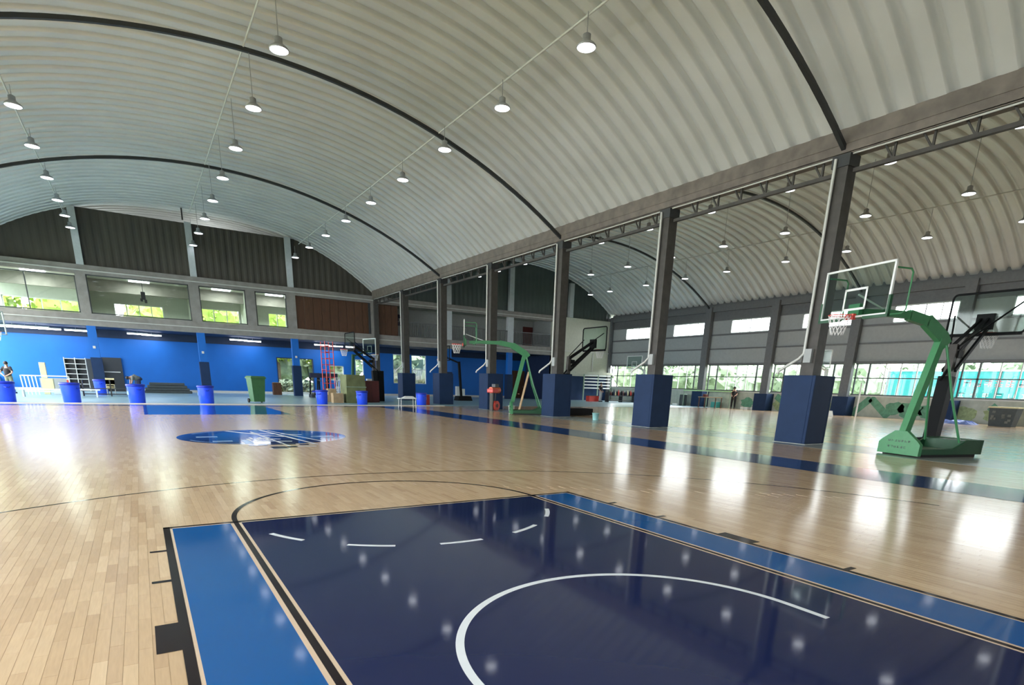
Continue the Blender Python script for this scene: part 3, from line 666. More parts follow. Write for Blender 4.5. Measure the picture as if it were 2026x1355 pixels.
# tube lights under the gallery
TL = bpy.data.lights.new('tube_glow', 'AREA'); TL.shape = 'RECTANGLE'; TL.size = 1.3; TL.size_y = .25; TL.energy = TUBE_W*.11; TL.color = (.88, .93, 1)
tubes = [(X_at(u_, y_, 3.9), y_) for u_, y_ in ((10, 44.2), (50, 44.3), (98, 44.4), (150, 44.2), (272, 44.0), (300, 44.6), (472, 44.0), (500, 44.6), (637, 44.0), (664, 44.6), (24, 43.2), (72, 43.3))]
TL2 = TL.copy(); TL2.energy = TUBE_W*.10
tb = None
for k, (x, y) in enumerate(tubes):
    l_ = ['leftmost in the bright line', 'second in the bright line', 'third in the bright line', 'last in the bright line', 'left one over the grey mats', 'right one over the grey mats', 'left one over the green bin', 'right one over the green bin', 'left one above the red scaffold', 'right one above the red scaffold', 'rear left near the blue wall', 'rear right near the blue wall'][k]
    if tb is None:
        tb = thing('tube_light', '', 'lamp'); MB().box(-.62, .62, -.05, .05, .03, .09).build('housing', WHITEM, tb); MB().tube([(-.6, 0, 0), (.6, 0, 0)], .035, 8).build('tube', TUBE, tb)
        MB().tube([(0, 0, .09), (0, 0, .2)], .01, 5).build('rod', WHITEM, tb); t = tb
    else: t = dup(tb)
    t.location = (x, y, 3.92); t['label'] = f'glowing white tube light under the gallery, {l_}'; t['group'] = 'tube lights under the gallery'
    l = bpy.data.objects.new('tube_glow', TL if (k < 4 or k > 9) else TL2); S.collection.objects.link(l); l.parent = t; l.location = (0, 0, -.06)

# ================================================================= HOOPS
def ring_net(t, x, z, r=.225, net=True, m=REDM):
    MB().tube([(x+r*math.cos(a*math.pi/12), r*math.sin(a*math.pi/12), z) for a in range(24)], .012, 6, closed=True).build('rim', m, t)
    if net:
        mb = MB()
        for a in range(12):
            a0 = a*math.pi/6
            for sg in (1, -1):
                pts = []
                for k in range(5): rr = r*(1-.11*k); th = a0+sg*k*math.pi/12; pts.append((x+rr*math.cos(th), rr*math.sin(th), z-.1*k))
                mb.tube(pts, .006, 4)
        mb.build('net', NETM, t)
def green_hoop(loc, rz, label, net=True):
    # local +x = the way the board faces; base runs back towards -x
    t = thing('basketball_hoop', label, 'basketball hoop', loc, rz)
    # front weight plate with gabled top
    w = .56
    MB().prism([(0, -w, .03), (0, w, .03), (0, w, .30), (0, w*.85, .38), (0, .16, .60), (0, -.16, .60), (0, -w*.85, .38), (0, -w, .30)], (-.10, 0, 0)).build('front_plate', GREENM, t, 'light green gabled front plate')
    g_ = MB()
    for row, n, z_ in ((0, 7, .33), (1, 6, .18)):
        rr = random.Random(row+4)
        for k in range(n):
            cy = -.27+.09*k
            for _ in range(2): zz = z_+rr.choice((0, .02, .04)); g_.box(0, .003, cy-.03, cy+.03, zz, zz+.008)
            for _ in range(2): yy = cy+rr.choice((-.02, 0, .02)); g_.box(0, .003, yy-.004, yy+.004, z_, z_+.05)
    g_.build('lettering', SHADE, t, 'two rows of small dark characters')
    MB().box(-2.1, -.1, -w, -w+.05, .07, .20).box(-2.1, -.1, w-.05, w, .07, .20).box(-2.15, -2.05, -w, w, .07, .42).prism([(-1.15, -w, .20), (-1.6, -w, .42), (-2.1, -w, .42), (-2.1, -w, .20)], (0, .05, 0)).prism([(-1.15, w-.05, .20), (-1.6, w-.05, .42), (-2.1, w-.05, .42), (-2.1, w-.05, .20)], (0, .05, 0)).build('base_frame', GREEND, t, 'dark green base frame')
    MB().box(-1.5, -.12, -w+.05, w-.05, .10, .16).build('base_plate', PALEG, t)
    MB().box(-2.05, -1.55, -w+.05, w-.05, .12, .40).build('weight_box', GREEND, t)
    for yy in (-w+.04, w-.12): MB().box(-2.0, -.15, yy, yy+.08, .0, .07).build('skid', RUB, t)
    # main post leaning back then arm
    MB().bar((-.10, 0, .55), (-.62, 0, 2.75), .17, .17, (0, 1, 0)).build('post', GREENM, t)
    arm = [(-.78, 0, 2.62), (-.62, 0, 2.80), (-.05, 0, 3.12), (.55, 0, 3.22), (1.35, 0, 3.22), (1.95, 0, 3.2)]
    mb = MB()
    hh = [.30, .30, .27, .17, .13, .12]
    for k in range(5):
        a, b = Vector(arm[k]), Vector(arm[k+1]); hs = (hh[k]+hh[k+1])/2; mb.bar(a, b+(b-a).normalized()*.03, .14, hs)
    mb.build('arm', GREENM, t)
    for s in (-1, 1): MB().tube([(-.72, s*.10, 2.62), (-1.05, s*.3, 1.4), (-1.45, s*.45, .35)], .03, 7).build('back_stay', GREENM, t)
    # loop behind the board
    for s in (-1, 1): MB().tube([(2.2, s*.82, 3.98), (1.72, s*.82, 3.98), (1.66, s*.82, 3.92), (1.66, s*.82, 3.2), (1.70, s*.78, 3.12), (1.80, s*.1, 3.12)], .018, 6).build('brace', GREENM, t)
    MB().tube([(1.2, 0, 3.25), (2.15, 0, 3.55)], .02, 6).build('brace', WHITEM, t)
    bx = 2.22; bw, z0, zt = .9, 3.06, 4.11
    MB().box(bx, bx+.012, -bw+.02, bw-.02, z0+.02, zt-.02).build('glass', BGLASS, t, 'clear glass backboard')
    mb = MB()
    for a, b, c, d_ in ((-bw, bw, z0, z0+.04), (-bw, bw, zt-.04, zt), (-bw, -bw+.045, z0, zt), (bw-.045, bw, z0, zt)): mb.box(bx-.015, bx+.03, a, b, c, d_)
    mb.build('board_frame', WHITEM, t, 'white backboard frame')
    mb = MB()
    for a, b, c, d_ in ((-.30, .30, 3.22, 3.265), (-.30, .30, 3.63, 3.675), (-.30, -.255, 3.22, 3.675), (.255, .30, 3.22, 3.675)): mb.box(bx+.012, bx+.016, a, b, c, d_)
    mb.build('target_square', WHITEM, t)
    for s in (-1, 1):
        mb = MB().box(bx-.03, bx+.04, *sorted((s*(bw+.02), s*(bw-.03))), z0-.03, z0+.38).box(bx-.03, bx+.04, *sorted((s*(bw+.02), s*(bw-.6))), z0-.05, z0+.01); mb.build('edge_padding', GREEND, t)
    MB().box(bx-.1, bx, -.15, .15, 3.05, 3.35).build('mount', GREENM, t); MB().box(bx+.012, bx+.09, -.11, .11, 3.02, 3.14).build('rim_bracket', REDM, t)
    ring_net(t, bx+.35, 3.09, net=net)
    return t
def face(p0, ang): return (p0[0], p0[1], 0), ang
fwdA = math.atan2(.25, -.968)
hA = green_hoop((13.38, .82, 0), fwdA, 'large green portable basketball hoop beside the nearest padded column')
hC = green_hoop((12.55, 18.0, 0), R(153), 'green portable basketball hoop between the third and fourth padded columns')
def black_hoop(loc, rz, label):
    # pole at origin, board in front on long folding arms
    t = thing('basketball_hoop', label, 'basketball hoop', loc, rz)
    MB().box(-.15, 1.35, -.45, .45, .02, .34).build('base', BLACKM, t, bevel=.03)
    MB().bar((-.12, 0, .3), (-.02, 0, 1.95), .30, .30, (0, 1, 0)).build('post_padding', BLACKM, t, 'thick black padded lower post')
    MB().bar((-.02, 0, 1.9), (.02, 0, 2.75), .17, .17, (0, 1, 0)).build('post', STEEL, t)
    for s in (-1, 1): MB().bar((.0, s*.14, 2.1), (1.45, s*.1, 3.25), .06, .09).build('lower_arm', BLACKM, t)
    for s in (-1, 1): MB().bar((.0, s*.1, 2.65), (1.45, s*.08, 3.5), .05, .07).build('upper_arm', BLACKM, t)
    MB().tube([(.0, -.1, 2.7), (1.45, -.75, 3.85)], .022, 6).build('stay', BLACKM, t); MB().tube([(.0, .1, 2.7), (1.45, .75, 3.6)], .022, 6).build('stay', BLACKM, t)
    MB().tube([(-.35, 0, 1.85), (.1, 0, 2.3)], .035, 7).build('spring_cylinder', BLACKM, t); MB().box(.05, .28, -.12, .12, 2.42, 2.6).build('crank_box', BLACKM, t)
    bx = 1.5; bw, z0, zt = .9, 3.1, 4.15
    MB().box(bx, bx+.012, -bw+.03, bw-.03, z0+.03, zt-.03).build('glass', BGLASS, t)
    c = .1; pts = []
    for cy, cz, a0 in ((bw-c, zt-c, 0), (-bw+c, zt-c, 90), (-bw+c, z0+c, 180), (bw-c, z0+c, 270)):
        for k in range(4): a = R(a0+30*k); pts.append((bx, cy+c*math.cos(a), cz+c*math.sin(a)))
    MB().tube(pts, .028, 6, closed=True).build('board_frame', BLACKM, t, 'black rounded backboard frame')
    MB().box(bx-.02, bx+.05, -bw+.05, bw-.05, z0-.05, z0+.03).build('edge_padding', BLACKM, t)
    MB().box(bx-.12, bx, -.2, .2, 3.2, 3.6).build('mount', BLACKM, t)
    ring_net(t, bx+.4, 3.15)
    return t
black_hoop((15.6, 1.0, 0), 0, 'black folding basketball hoop behind the large green hoop')
black_hoop((13.15, 14.75, 0), 0, 'black folding basketball hoop behind the third padded column').location = (15.15, 16.95, 0)
def simple_hoop(loc, rz, label, m, fm, h=3.0, arm=1.2, lean=.0, base=True):
    t = thing('basketball_hoop', label, 'basketball hoop', loc, rz)
    if base: MB().frustum((-1.0, .25, -.4, .4), (-.9, .15, -.35, .35), 0, .35).build('base', m, t)
    MB().bar((-.2, 0, .3 if base else 2.2), (0, 0, h-.1), .16, .16, (0, 1, 0)).build('post', m, t)
    for s in (-1, 1): MB().bar((0, s*.08, h-.2), (arm, s*.2, h+.2), .05, .07).build('arm', m, t)
    MB().box(arm, arm+.012, -.86, .86, h-.06, h+.94).build('glass', BGLASS, t)
    mb = MB()
    for a, b, c, d_ in ((-.9, .9, h-.1, h-.05), (-.9, .9, h+.9, h+.95), (-.9, -.85, h-.1, h+.95), (.85, .9, h-.1, h+.95)): mb.box(arm-.01, arm+.03, a, b, c, d_)
    for a, b, c, d_ in ((-.3, .3, h+.05, h+.09), (-.3, .3, h+.46, h+.5), (-.3, -.26, h+.05, h+.5), (.26, .3, h+.05, h+.5)): mb.box(arm+.012, arm+.018, a, b, c, d_)
    mb.build('board_frame', fm, t)
    ring_net(t, arm+.4, h)
    return t
h_ = black_hoop((X_at(742, 31.9), 31.9, 0), R(182), 'black folding hoop with a narrow white framed board by the red scaffold')
simple_hoop((9.5, 32.6, 0), R(8), 'dark green hoop with a clear white framed backboard behind the olive covered crate', GREEND, WHITEM, arm=1.15)
simple_hoop((18.6, 35.5, 0), math.pi, 'small dark hoop with white net seen between the fifth and fourth columns', BLACKM, BLACKM)
simple_hoop((-9.0, 31.5, 0), -.7, 'hoop at the far left edge with a hanging white net', RAILM, WHITEM)
simple_hoop((34.3, 31.5, 0), math.pi, 'small white framed hoop far off beyond the second column', WHITEM, WHITEM)
simple_hoop((34.2, 15.3, 0), math.pi, 'small white framed hoop far off beyond the nearest column', WHITEM, WHITEM)

# ================================================================= BINS
def barrel(loc, label, h=.86, r=.36):
    t = thing('trash_barrel', label, 'bin', loc, random.uniform(0, 6), 'blue barrels along the court end')
    MB().lathe([(r*.86, 0), (r*.9, .02), (r*.95, h*.5), (r*1.0, h*.9)], n=20).build('body', BIN, t)
    MB().lathe([(r*1.02, h*.88), (r*1.08, h*.90), (r*1.08, h*.97), (r*1.0, h), (r*.93, h*.98), (r*.9, h*.6)], n=20).build('rim', BIND, t)
    MB().box(-.1, .1, -r*1.0, -r*.93, h*.45, h*.62).build('sticker', PALEB, t)
    for s in (-1, 1): MB().tube([(s*r*1.02, -.1, h*.75), (s*(r+.07), -.05, h*.72), (s*(r+.07), .05, h*.72), (s*r*1.02, .1, h*.75)], .018, 5).build('handle', BIND, t)
for u, Y, l, h in ((14, 26.6, 'blue plastic barrel at the left edge below the standing man', .86), (144, 26.6, 'blue plastic barrel in front of the grey shelf unit', .86), (203, 37.5, 'blue plastic barrel farther back by the dark cupboard door', .9), (273, 26.6, 'blue plastic barrel in front of the bending man', .86), (410, 26.8, 'blue plastic barrel at the foot of the second blue pillar', .86), (638, 26.7, 'blue plastic barrel left of the beige cartons', .76), (717, 26.6, 'blue plastic barrel in front of the maroon cabinet', .76), (834, 26.6, 'blue plastic barrel between the white trestle and the fifth padded column', .72)):
    barrel((X_at(u, Y), Y, .004), l, h, .36 if h > .8 else .31)
t = thing('wheelie_bin', 'dark green wheelie bin standing on the pale blue floor', 'bin', (X_at(510, 28.2), 28.2, .004), .2)
MB().frustum((-.28, .28, -.3, .3), (-.36, .36, -.38, .38), .06, 1.25).build('body', WBIN, t); MB().box(-.4, .4, -.44, .42, 1.25, 1.30).frustum((-.4, .4, -.44, .42), (-.34, .34, -.36, .36), 1.30, 1.38).build('lid', WBIN, t)
for s in (-1, 1): MB().tube([(s*.30, .34, .11), (s*.37, .34, .11)], .11, 12).build('wheel', RUB, t)
MB().tube([(-.3, .46, 1.2), (.3, .46, 1.2)], .02, 6).build('handle', WBIN, t)

# ================================================================= PEOPLE
def person(label, loc, rz, J, cl_top, cl_leg, k=1.0):
    """J: joints in local metres. figure faces local -y"""
    t = thing('person', label, 'person', loc, rz)
    vs = []; es = []; rr = []
    def v(p, r_): vs.append(p); rr.append(r_); return len(vs)-1
    pel = v(J['pel'], .135); che = v(J['chest'], .155); nek = v(J['neck'], .055); hb = v(J['head'], .09)
    htop = v(tuple(Vector(J['head'])+Vector(J.get('hup', (0, 0, .1)))), .085)
    mid = v(tuple((Vector(J['pel'])+Vector(J['chest']))/2), .125)
    es += [(pel, mid), (mid, che), (che, nek), (nek, hb), (hb, htop)]
    for s in ('l', 'r'):
        sh = v(J['sh_'+s], .065); el = v(J['el_'+s], .045); wr_ = v(J['wr_'+s], .03); es += [(che, sh), (sh, el), (el, wr_)]
        d = (Vector(J['wr_'+s])-Vector(J['el_'+s])).normalized(); pm = Vector(J['wr_'+s])+d*.07; p_ = v(tuple(pm), .032); es.append((wr_, p_))
        side = d.orthogonal().normalized()
        for f in range(4):
            b0 = pm+side*(.027*(f-1.5)); ln = (.07, .08, .075, .06)[f]; a = v(tuple(b0+d*ln*.5), .0095); b = v(tuple(b0+d*ln+d.cross(side)*.02), .0085); es += [(p_, a), (a, b)]
        a = v(tuple(Vector(J['wr_'+s])+d*.04+side*-.05), .0105); es.append((p_, a))
        hp = v(J['hip_'+s], .085); kn = v(J['kn_'+s], .058); an = v(J['an_'+s], .042); to = v(tuple(Vector(J['an_'+s])+Vector((0, -.16, -.045))), .035); es += [(pel, hp), (hp, kn), (kn, an), (an, to)]
    me = bpy.data.meshes.new('body'); me.from_pydata([tuple(p) for p in vs], es, []); me.materials.append(SKIN)
    o = bpy.data.objects.new('body', me); S.collection.objects.link(o); o.parent = t
    sk = o.modifiers.new('skin', 'SKIN')
    for i, r_ in enumerate(rr): me.skin_vertices[0].data[i].radius = (r_, r_); me.skin_vertices[0].data[i].use_root = (i == 0)
    sd = o.modifiers.new('sub', 'SUBSURF'); sd.levels = 1; sd.render_levels = 1
    def limb(name, m, segs, n=10):
        mb = MB()
        for pts, rs in segs: mb.tube(pts, rs, n)
        return mb.build(name, m, t)
    limb('shirt', cl_top, [([J['pel'], vs[mid], J['chest'], tuple(Vector(J['chest'])*.35+Vector(J['neck'])*.65)], [.165, .165, .19, .08])] + [([J['chest'], J['sh_'+s], tuple(Vector(J['sh_'+s])*.35+Vector(J['el_'+s])*.65)], [.12, .085, .07]) for s in 'lr'], 12)
    limb('trousers', cl_leg, [([tuple(Vector(J['pel'])+Vector((0, 0, .06))), J['hip_'+s], J['kn_'+s], tuple(Vector(J['an_'+s])+Vector((0, 0, .03)))], [.15, .11, .08, .06]) for s in 'lr'])
    for s in 'lr':
        a = Vector(J['an_'+s]); MB().box(a.x-.05, a.x+.05, a.y-.2, a.y+.07, 0, .09).build('shoe', RUB, t, bevel=.02)
    h = Vector(J['head']); hu = Vector(J.get('hup', (0, 0, .1))).normalized()
    mb = MB(); mb.lathe([(0, .135), (.06, .125), (.095, .09), (.108, .04), (.105, 0), (.09, -.04)], n=14)
    q = Vector((0, 0, 1)).rotation_difference(hu).to_matrix()
    back = Vector((0, .02, .02)); mb.v = [tuple(q @ (Vector(p)+back)+h) for p in mb.v]; mb.build('hair', HAIR, t)
    # simple face: nose, eyes, mouth, ears
    def hp_(p): return q @ Vector(p)+h
    MB().bar(hp_((0, -.10, .03)), hp_((0, -.125, -.005)), .02).build('nose', SKIN, t)
    m2 = MB()
    for s in (-1, 1): m2.tube([hp_((s*.035-.01, -.098, .035)), hp_((s*.035+.01, -.098, .035))], .008, 6)
    m2.tube([hp_((-.022, -.097, -.035)), hp_((.022, -.097, -.035))], .006, 6); m2.build('eyes_and_mouth', HAIR, t)
    for s in (-1, 1): MB().tube([hp_((s*.10, 0, -.02)), hp_((s*.105, 0, .03))], .016, 6).build('ear', SKIN, t)
    return t
STAND = dict(pel=(0, 0, .95), chest=(0, 0, 1.28), neck=(0, 0, 1.47), head=(0, -.01, 1.60), sh_l=(-.2, 0, 1.40), sh_r=(.2, 0, 1.40), el_l=(-.27, .04, 1.12), el_r=(.27, .04, 1.12), wr_l=(-.16, -.14, .95), wr_r=(.16, -.14, .95), hip_l=(-.1, 0, .88), hip_r=(.1, 0, .88), kn_l=(-.12, -.02, .48), kn_r=(.12, -.02, .48), an_l=(-.13, .02, .08), an_r=(.13, .02, .08))
J1 = dict(STAND); J1.update(el_l=(-.34, .10, 1.14), el_r=(.34, .10, 1.14), wr_l=(-.10, .20, .98), wr_r=(.10, .20, .98))
person('standing person in a black shirt and khaki trousers with hands behind the back', (X_at(24, 38), 38, .004), R(150), J1, BLKC, KHAKI)
J2 = dict(STAND); J2.update(pel=(0, .1, .92), chest=(0, -.25, 1.06), neck=(0, -.43, 1.05), head=(0, -.55, 1.00), hup=(0, -.09, -.03), sh_l=(-.19, -.36, 1.04), sh_r=(.19, -.36, 1.04), el_l=(-.2, -.42, .78), el_r=(.2, -.42, .78), wr_l=(-.1, -.5, .56), wr_r=(.1, -.5, .56))
person('person in a grey top and dark trousers bending far forward', (X_at(278, 40), 40, .004), R(-75), J2, GREYC, DKBL)
person('person in a black top with a pale front standing before the navy wall', (X_at(1187, 37), 37, .004), R(20), STAND, BLKC, PINKC)
J4 = dict(STAND); J4.update(chest=(0, -.08, 1.27), neck=(0, -.14, 1.45), head=(0, -.19, 1.57), el_l=(-.22, -.15, 1.1), el_r=(.22, -.15, 1.1), wr_l=(-.12, -.38, 1.0), wr_r=(.12, -.38, 1.0))
person('person in black leaning over the cluttered table by the windows', (X_at(1449, 25.0), 25.0, 0), R(-60), J4, BLKC, BLKC)
person('person in a pale top half hidden by the nearest padded column', (X_at(1562, 18.6), 18.6, 0), R(30), STAND, PINKC, DKBL)

# ================================================================= CLUTTER, LEFT TO RIGHT
def bx(name, label, cat, u, Y, w, d, h, m, z=.004, rz=0, grp=None, lid=None):
    t = thing(name, label, cat, (X_at(u, Y, z), Y, z), rz, grp)
    MB().box(-w/2, w/2, -d/2, d/2, 0, h).build('body', m, t, bevel=.01)
    if lid: MB().box(-w/2-.01, w/2+.01, -d/2-.01, d/2+.01, h, h+.04).build('lid', lid, t)
    else: MB().box(-w/2, w/2, -.03, .03, h, h+.004).build('tape', CREAMC, t)
    return t
t = thing('barrier', 'white metal barrier with upright slats and a grey infill panel', 'barrier', (X_at(50, 36), 36, .004))
for k in range(5): MB().bar((.08*k*2, 0, 0), (.08*k*2-.05, 0, 1.05), .05).build('slat', WHITEM, t)
MB().box(.75, 1.95, -.01, .01, .3, .92).build('infill_panel', GREYP, t); MB().box(0, 2.1, -.03, .03, 1.0, 1.06).build('top_rail', WHITEM, t); MB().box(0, 2.1, -.03, .03, .16, .22).build('bottom_rail', WHITEM, t); MB().box(2.05, 2.1, -.03, .03, 0, 1.05).build('end_post', WHITEM, t)
t = thing('work_bench', 'long low white bench in front of the white barrier', 'bench', (X_at(40, 33), 33, .004)); MB().box(0, 3.4, 0, .5, .36, .42).build('top', WHITEM, t)
for x in (.1, 1.7, 3.2): MB().box(x, x+.07, .03, .47, 0, .36).build('leg', WHITEM, t)
bx('carton', 'cream carton standing on the white bench', 'box', 97, 33.25, .5, .35, .5, CREAMC, .424)
bx('carton', 'tall narrow yellowish carton behind the white barrier', 'box', 95, 37.2, .28, .25, 1.75, CREAMC)
bx('storage_crate', 'red crate with a white lid beside the shelf unit', 'crate', 126, 39.5, .75, .5, .8, REDM, lid=WHITEM)
bx('carton', 'small white carton in front of the red crate', 'box', 118, 37, .45, .35, .5, WHITEM)
t = thing('shelf_unit', 'tall grey shelf unit with two bays against the blue wall', 'shelf', (-6.6, 44.6, .004))
MB().box(0, 1.22, .4, .42, 0, 2.15).build('back_panel', SHADE, t)
for x in (0, .59, 1.18): MB().box(x, x+.04, 0, .4, 0, 2.2).build('upright', PIPEW, t)
for k in range(7):
    for a, b in ((.04, .59), (.63, 1.18)): MB().box(a, b, 0, .4, .12+.33*k, .16+.33*k).build('shelf', PIPEW, t)
bx('door_leaf', 'dark loose panel leaning beside the shelf unit', 'panel', 194, 44.6, .75, .08, 2.15, SHADE)
t = thing('chair_stack', 'stack of pale and yellow chairs beside the far blue barrel', 'chairs', (X_at(222, 36), 36, .004))
for k in range(3):
    MB().box(-.22, .22, -.22, .22, .42+.1*k, .45+.1*k).box(-.22, .22, .2, .23, .45+.1*k, .8+.1*k).build('seat', CREAMC, t)
for x in (-.2, .2):
    for y in (-.2, .2): MB().tube([(x, y, 0), (x, y, .65)], .015, 5).build('leg', WHITEM, t)
t = thing('low_shelf', 'low dark trolley shelf behind the blue barrels', 'shelf', (X_at(165, 35), 35, .004)); MB().box(0, 2.6, 0, .5, .4, .44).box(0, 2.6, 0, .5, .1, .14).build('shelf', SHADE, t)
for x in (0, 1.3, 2.55): MB().box(x, x+.05, 0, .5, 0, .9).build('upright', STEEL, t)
t = thing('mat_stack', 'dark grey pile of foam mats lying along the blue wall', 'mats', (X_at(333, 43), 43, .004))
for k in range(4): MB().box(-1.5+.14*k, 1.5-.14*k, -.35, .35, .18*k, .18*k+.17).build('mat', MAT_G, t, bevel=.03)
t = thing('potted_box', 'small brown wooden box beside the open doorway', 'box', (X_at(549, 43), 43, .004)); MB().box(-.3, .3, -.25, .25, 0, .9).build('body', BROWN, t); MB().box(-.25, .25, -.2, .2, .9, .93).build('lid', CARD, t)
# scaffold
t = thing('scaffold_tower', 'thin red scaffold tower under the gallery', 'scaffold', (X_at(653, 33), 33, .004))
for x in (-.25, .25):
    for y in (-.5, .5): MB().tube([(x, y, 0), (x, y, 3.6)], .03, 6).build('upright', REDM, t)
for k in range(9):
    for y in (-.5, .5): MB().tube([(-.25, y, .3+.38*k), (.25, y, .3+.38*k)], .02, 5).build('rung', REDM, t)
for z in (.6, 1.9, 3.3):
    for x in (-.25, .25): MB().tube([(x, -.5, z), (x, .5, z)], .02, 5).build('brace', REDM, t)
# gym machines
def machine(u, Y, label, w, h, seed):
    rr = random.Random(seed); t = thing('exercise_machine', label, 'gym machine', (X_at(u, Y), Y, .004))
    MB().box(-w/2, w/2, -.5, .5, 0, .2).build('base', SHADE, t)
    for s in (-1, 1):
        MB().bar((s*w*.42, .3, .2), (s*w*.38, .1, h), .09, .12, (0, 1, 0)).build('upright', BLACKM, t)
        MB().bar((s*w*.38, .1, h*.72), (s*w*.38, -.35, h*.68), .06).build('handrail', STEEL, t)
    MB().box(-w*.42, w*.42, -.05, .12, h-.32, h).build('console', DKBL, t); MB().box(-w*.3, w*.3, -.45, .35, .2, .3).build('belt', RUB, t)
    MB().lathe([(0, 0), (.22, 0), (.22, .12), (0, .12)], n=14).build('wheel_cover', BIND, t).location = (0, .3, .35)
for k, (u, Y, l) in enumerate(((626, 38, 'dark treadmill right of the doorways, leftmost of three'), (640, 39.5, 'dark treadmill right of the doorways, middle of three'), (661, 38.3, 'dark treadmill behind the red scaffold'))): machine(u, Y, l, .8, 1.7, k)
t = thing('plastic_chair_stack', 'stack of white plastic chairs below the small green window', 'chairs', (X_at(675, 34), 34, .004), .2)
for k in range(4): MB().box(-.26, .26, -.25, .25, .44+.12*k, .47+.12*k).build('seat', WHITEM, t)
for k in range(5): MB().bar((-.24+.12*k, .24, .5), (-.24+.12*k, .34, 1.45), .07, .02).build('back_slat', WHITEM, t)
for x in (-.24, .24):
    for y in (-.23, .23): MB().bar((x*1.1, y*1.1, 0), (x, y, .8), .05).build('leg', WHITEM, t)
bx('carton', 'wide beige carton on the floor right of the blue barrels', 'box', 658, 30.5, .75, .5, .42, CARD)
bx('carton', 'beige carton with a dark opening beside the olive covered crate', 'box', 668, 29.2, .6, .5, .55, CARD)
bx('carton', 'second beige carton on top of the wide one', 'box', 656, 30.5, .5, .4, .35, CARD, .43)
t = thing('covered_crate', 'tall crate under a blotchy olive cover', 'crate', (X_at(700, 29.5), 29.5, .004), .1)
MB().frustum((-.62, .62, -.5, .5), (-.58, .58, -.46, .46), 0, 1.62).build('cover', OLIVE, t); MB().box(-.63, .63, -.52, -.5, .9, .95).build('strap', PALEG, t)
t = thing('cabinet', 'maroon cabinet with a white cap on top', 'cabinet', (X_at(732, 30.6), 30.6, .004)); MB().box(-.5, .5, -.4, .4, 0, 1.3).build('body', MAROON, t, bevel=.01); MB().box(-.47, -.01, -.42, -.4, .08, 1.24).build('door', MAROON, t); MB().box(.01, .47, -.42, -.4, .08, 1.24).build('door', MAROON, t); MB().box(-.15, .15, -.1, .1, 1.3, 1.42).build('top_cap', WHITEM, t)
bx('speaker_cabinet', 'black upright case right of the maroon cabinet', 'case', 751, 32.5, .55, .5, 1.95, BLACKM)
# trestle
t = thing('trestle', 'small white trestle with thin legs left of the last barrel', 'trestle', (X_at(806, 23.6), 23.6, 0))
MB().box(-.48, .48, -.2, .2, .46, .50).frustum((-.3, .45, -.15, .15), (-.1, .3, -.08, .1), .50, .60).build('top', WHITEM, t)
for x in (-.4, .4):
    for y in (-.17, .17): MB().tube([(x*1.05, y*1.1, 0), (x, y, .46)], .015, 6).build('leg', WHITEM, t)
bx('toolbox', 'small red box beside the last blue barrel', 'box', 845, 27.2, .25, .25, .6, REDM)
for k, (u, w_) in enumerate(((906, .35), (914, .4))): bx('sack', ['left white sack against the dark blue wall', 'right white sack against the dark blue wall'][k], 'sack', u, 41.9, w_, .4, [1.0, .8][k], WHITEM)
# red machine
t = thing('air_compressor', 'orange red machine on a wheel in front of the fourth padded column', 'machine', (X_at(978, 21.0), 21.0, 0), .4)
MB().tube([(-.35, 0, 1.05), (.35, 0, 1.05)], [.16, .16], 14).build('drum', ORANGE, t); MB().box(-.42, .1, -.2, .2, .92, 1.12).build('motor_housing', REDM, t, bevel=.03); MB().box(-.1, .2, -.12, .12, 1.2, 1.36).build('engine_top', SHADE, t)
for s in (-1, 1): MB().tube([(s*.25, .1, .95), (s*.18, .1, .35)], .025, 6).build('leg', STEEL, t)
MB().tube([(.02, -.16, .26), (.02, .02, .26)], .25, 18).build('wheel', REDM, t); MB().tube([(.02, -.18, .26), (.02, .03, .26)], .10, 12).build('hub', MAROON, t); MB().box(-.3, -.2, -.1, .1, 0, .95).build('stand', STEEL, t)
# things by the far green hoop
t = thing('bucket', 'white plastic bucket beside the far green hoop base', 'bucket', (X_at(1012, 19.6), 19.6, 0)); MB().lathe([(.13, 0), (.17, .3), (.18, .3), (.18, .33)], n=16).build('body', WHITEM, t); MB().tube([(-.18, 0, .32), (-.12, 0, .43), (0, 0, .47), (.12, 0, .43), (.18, 0, .32)], .006, 5).build('handle', STEEL, t)
t = thing('timber_board', 'narrow light wooden board leaning on the far green hoop', 'board', (X_at(1026, 19.2), 19.2, 0)); MB().bar((0, 0, 0), (.35, -.3, 2.0), .16, .03).build('board', CARD, t); MB().bar((.0, .02, .9), (.0, .02, .94), .17, .04).build('cleat', BROWN, t)
t = thing('bucket', 'pale cyan bucket standing in the grey aisle behind the second padded column', 'bucket', (X_at(1178, 13.6), 13.6, 0)); MB().lathe([(.12, 0), (.15, .27), (.16, .27), (.16, .3)], n=16).build('body', CYANP, t); MB().tube([(-.16, 0, .29), (0, 0, .42), (.16, 0, .29)], .006, 5).build('handle', STEEL, t)
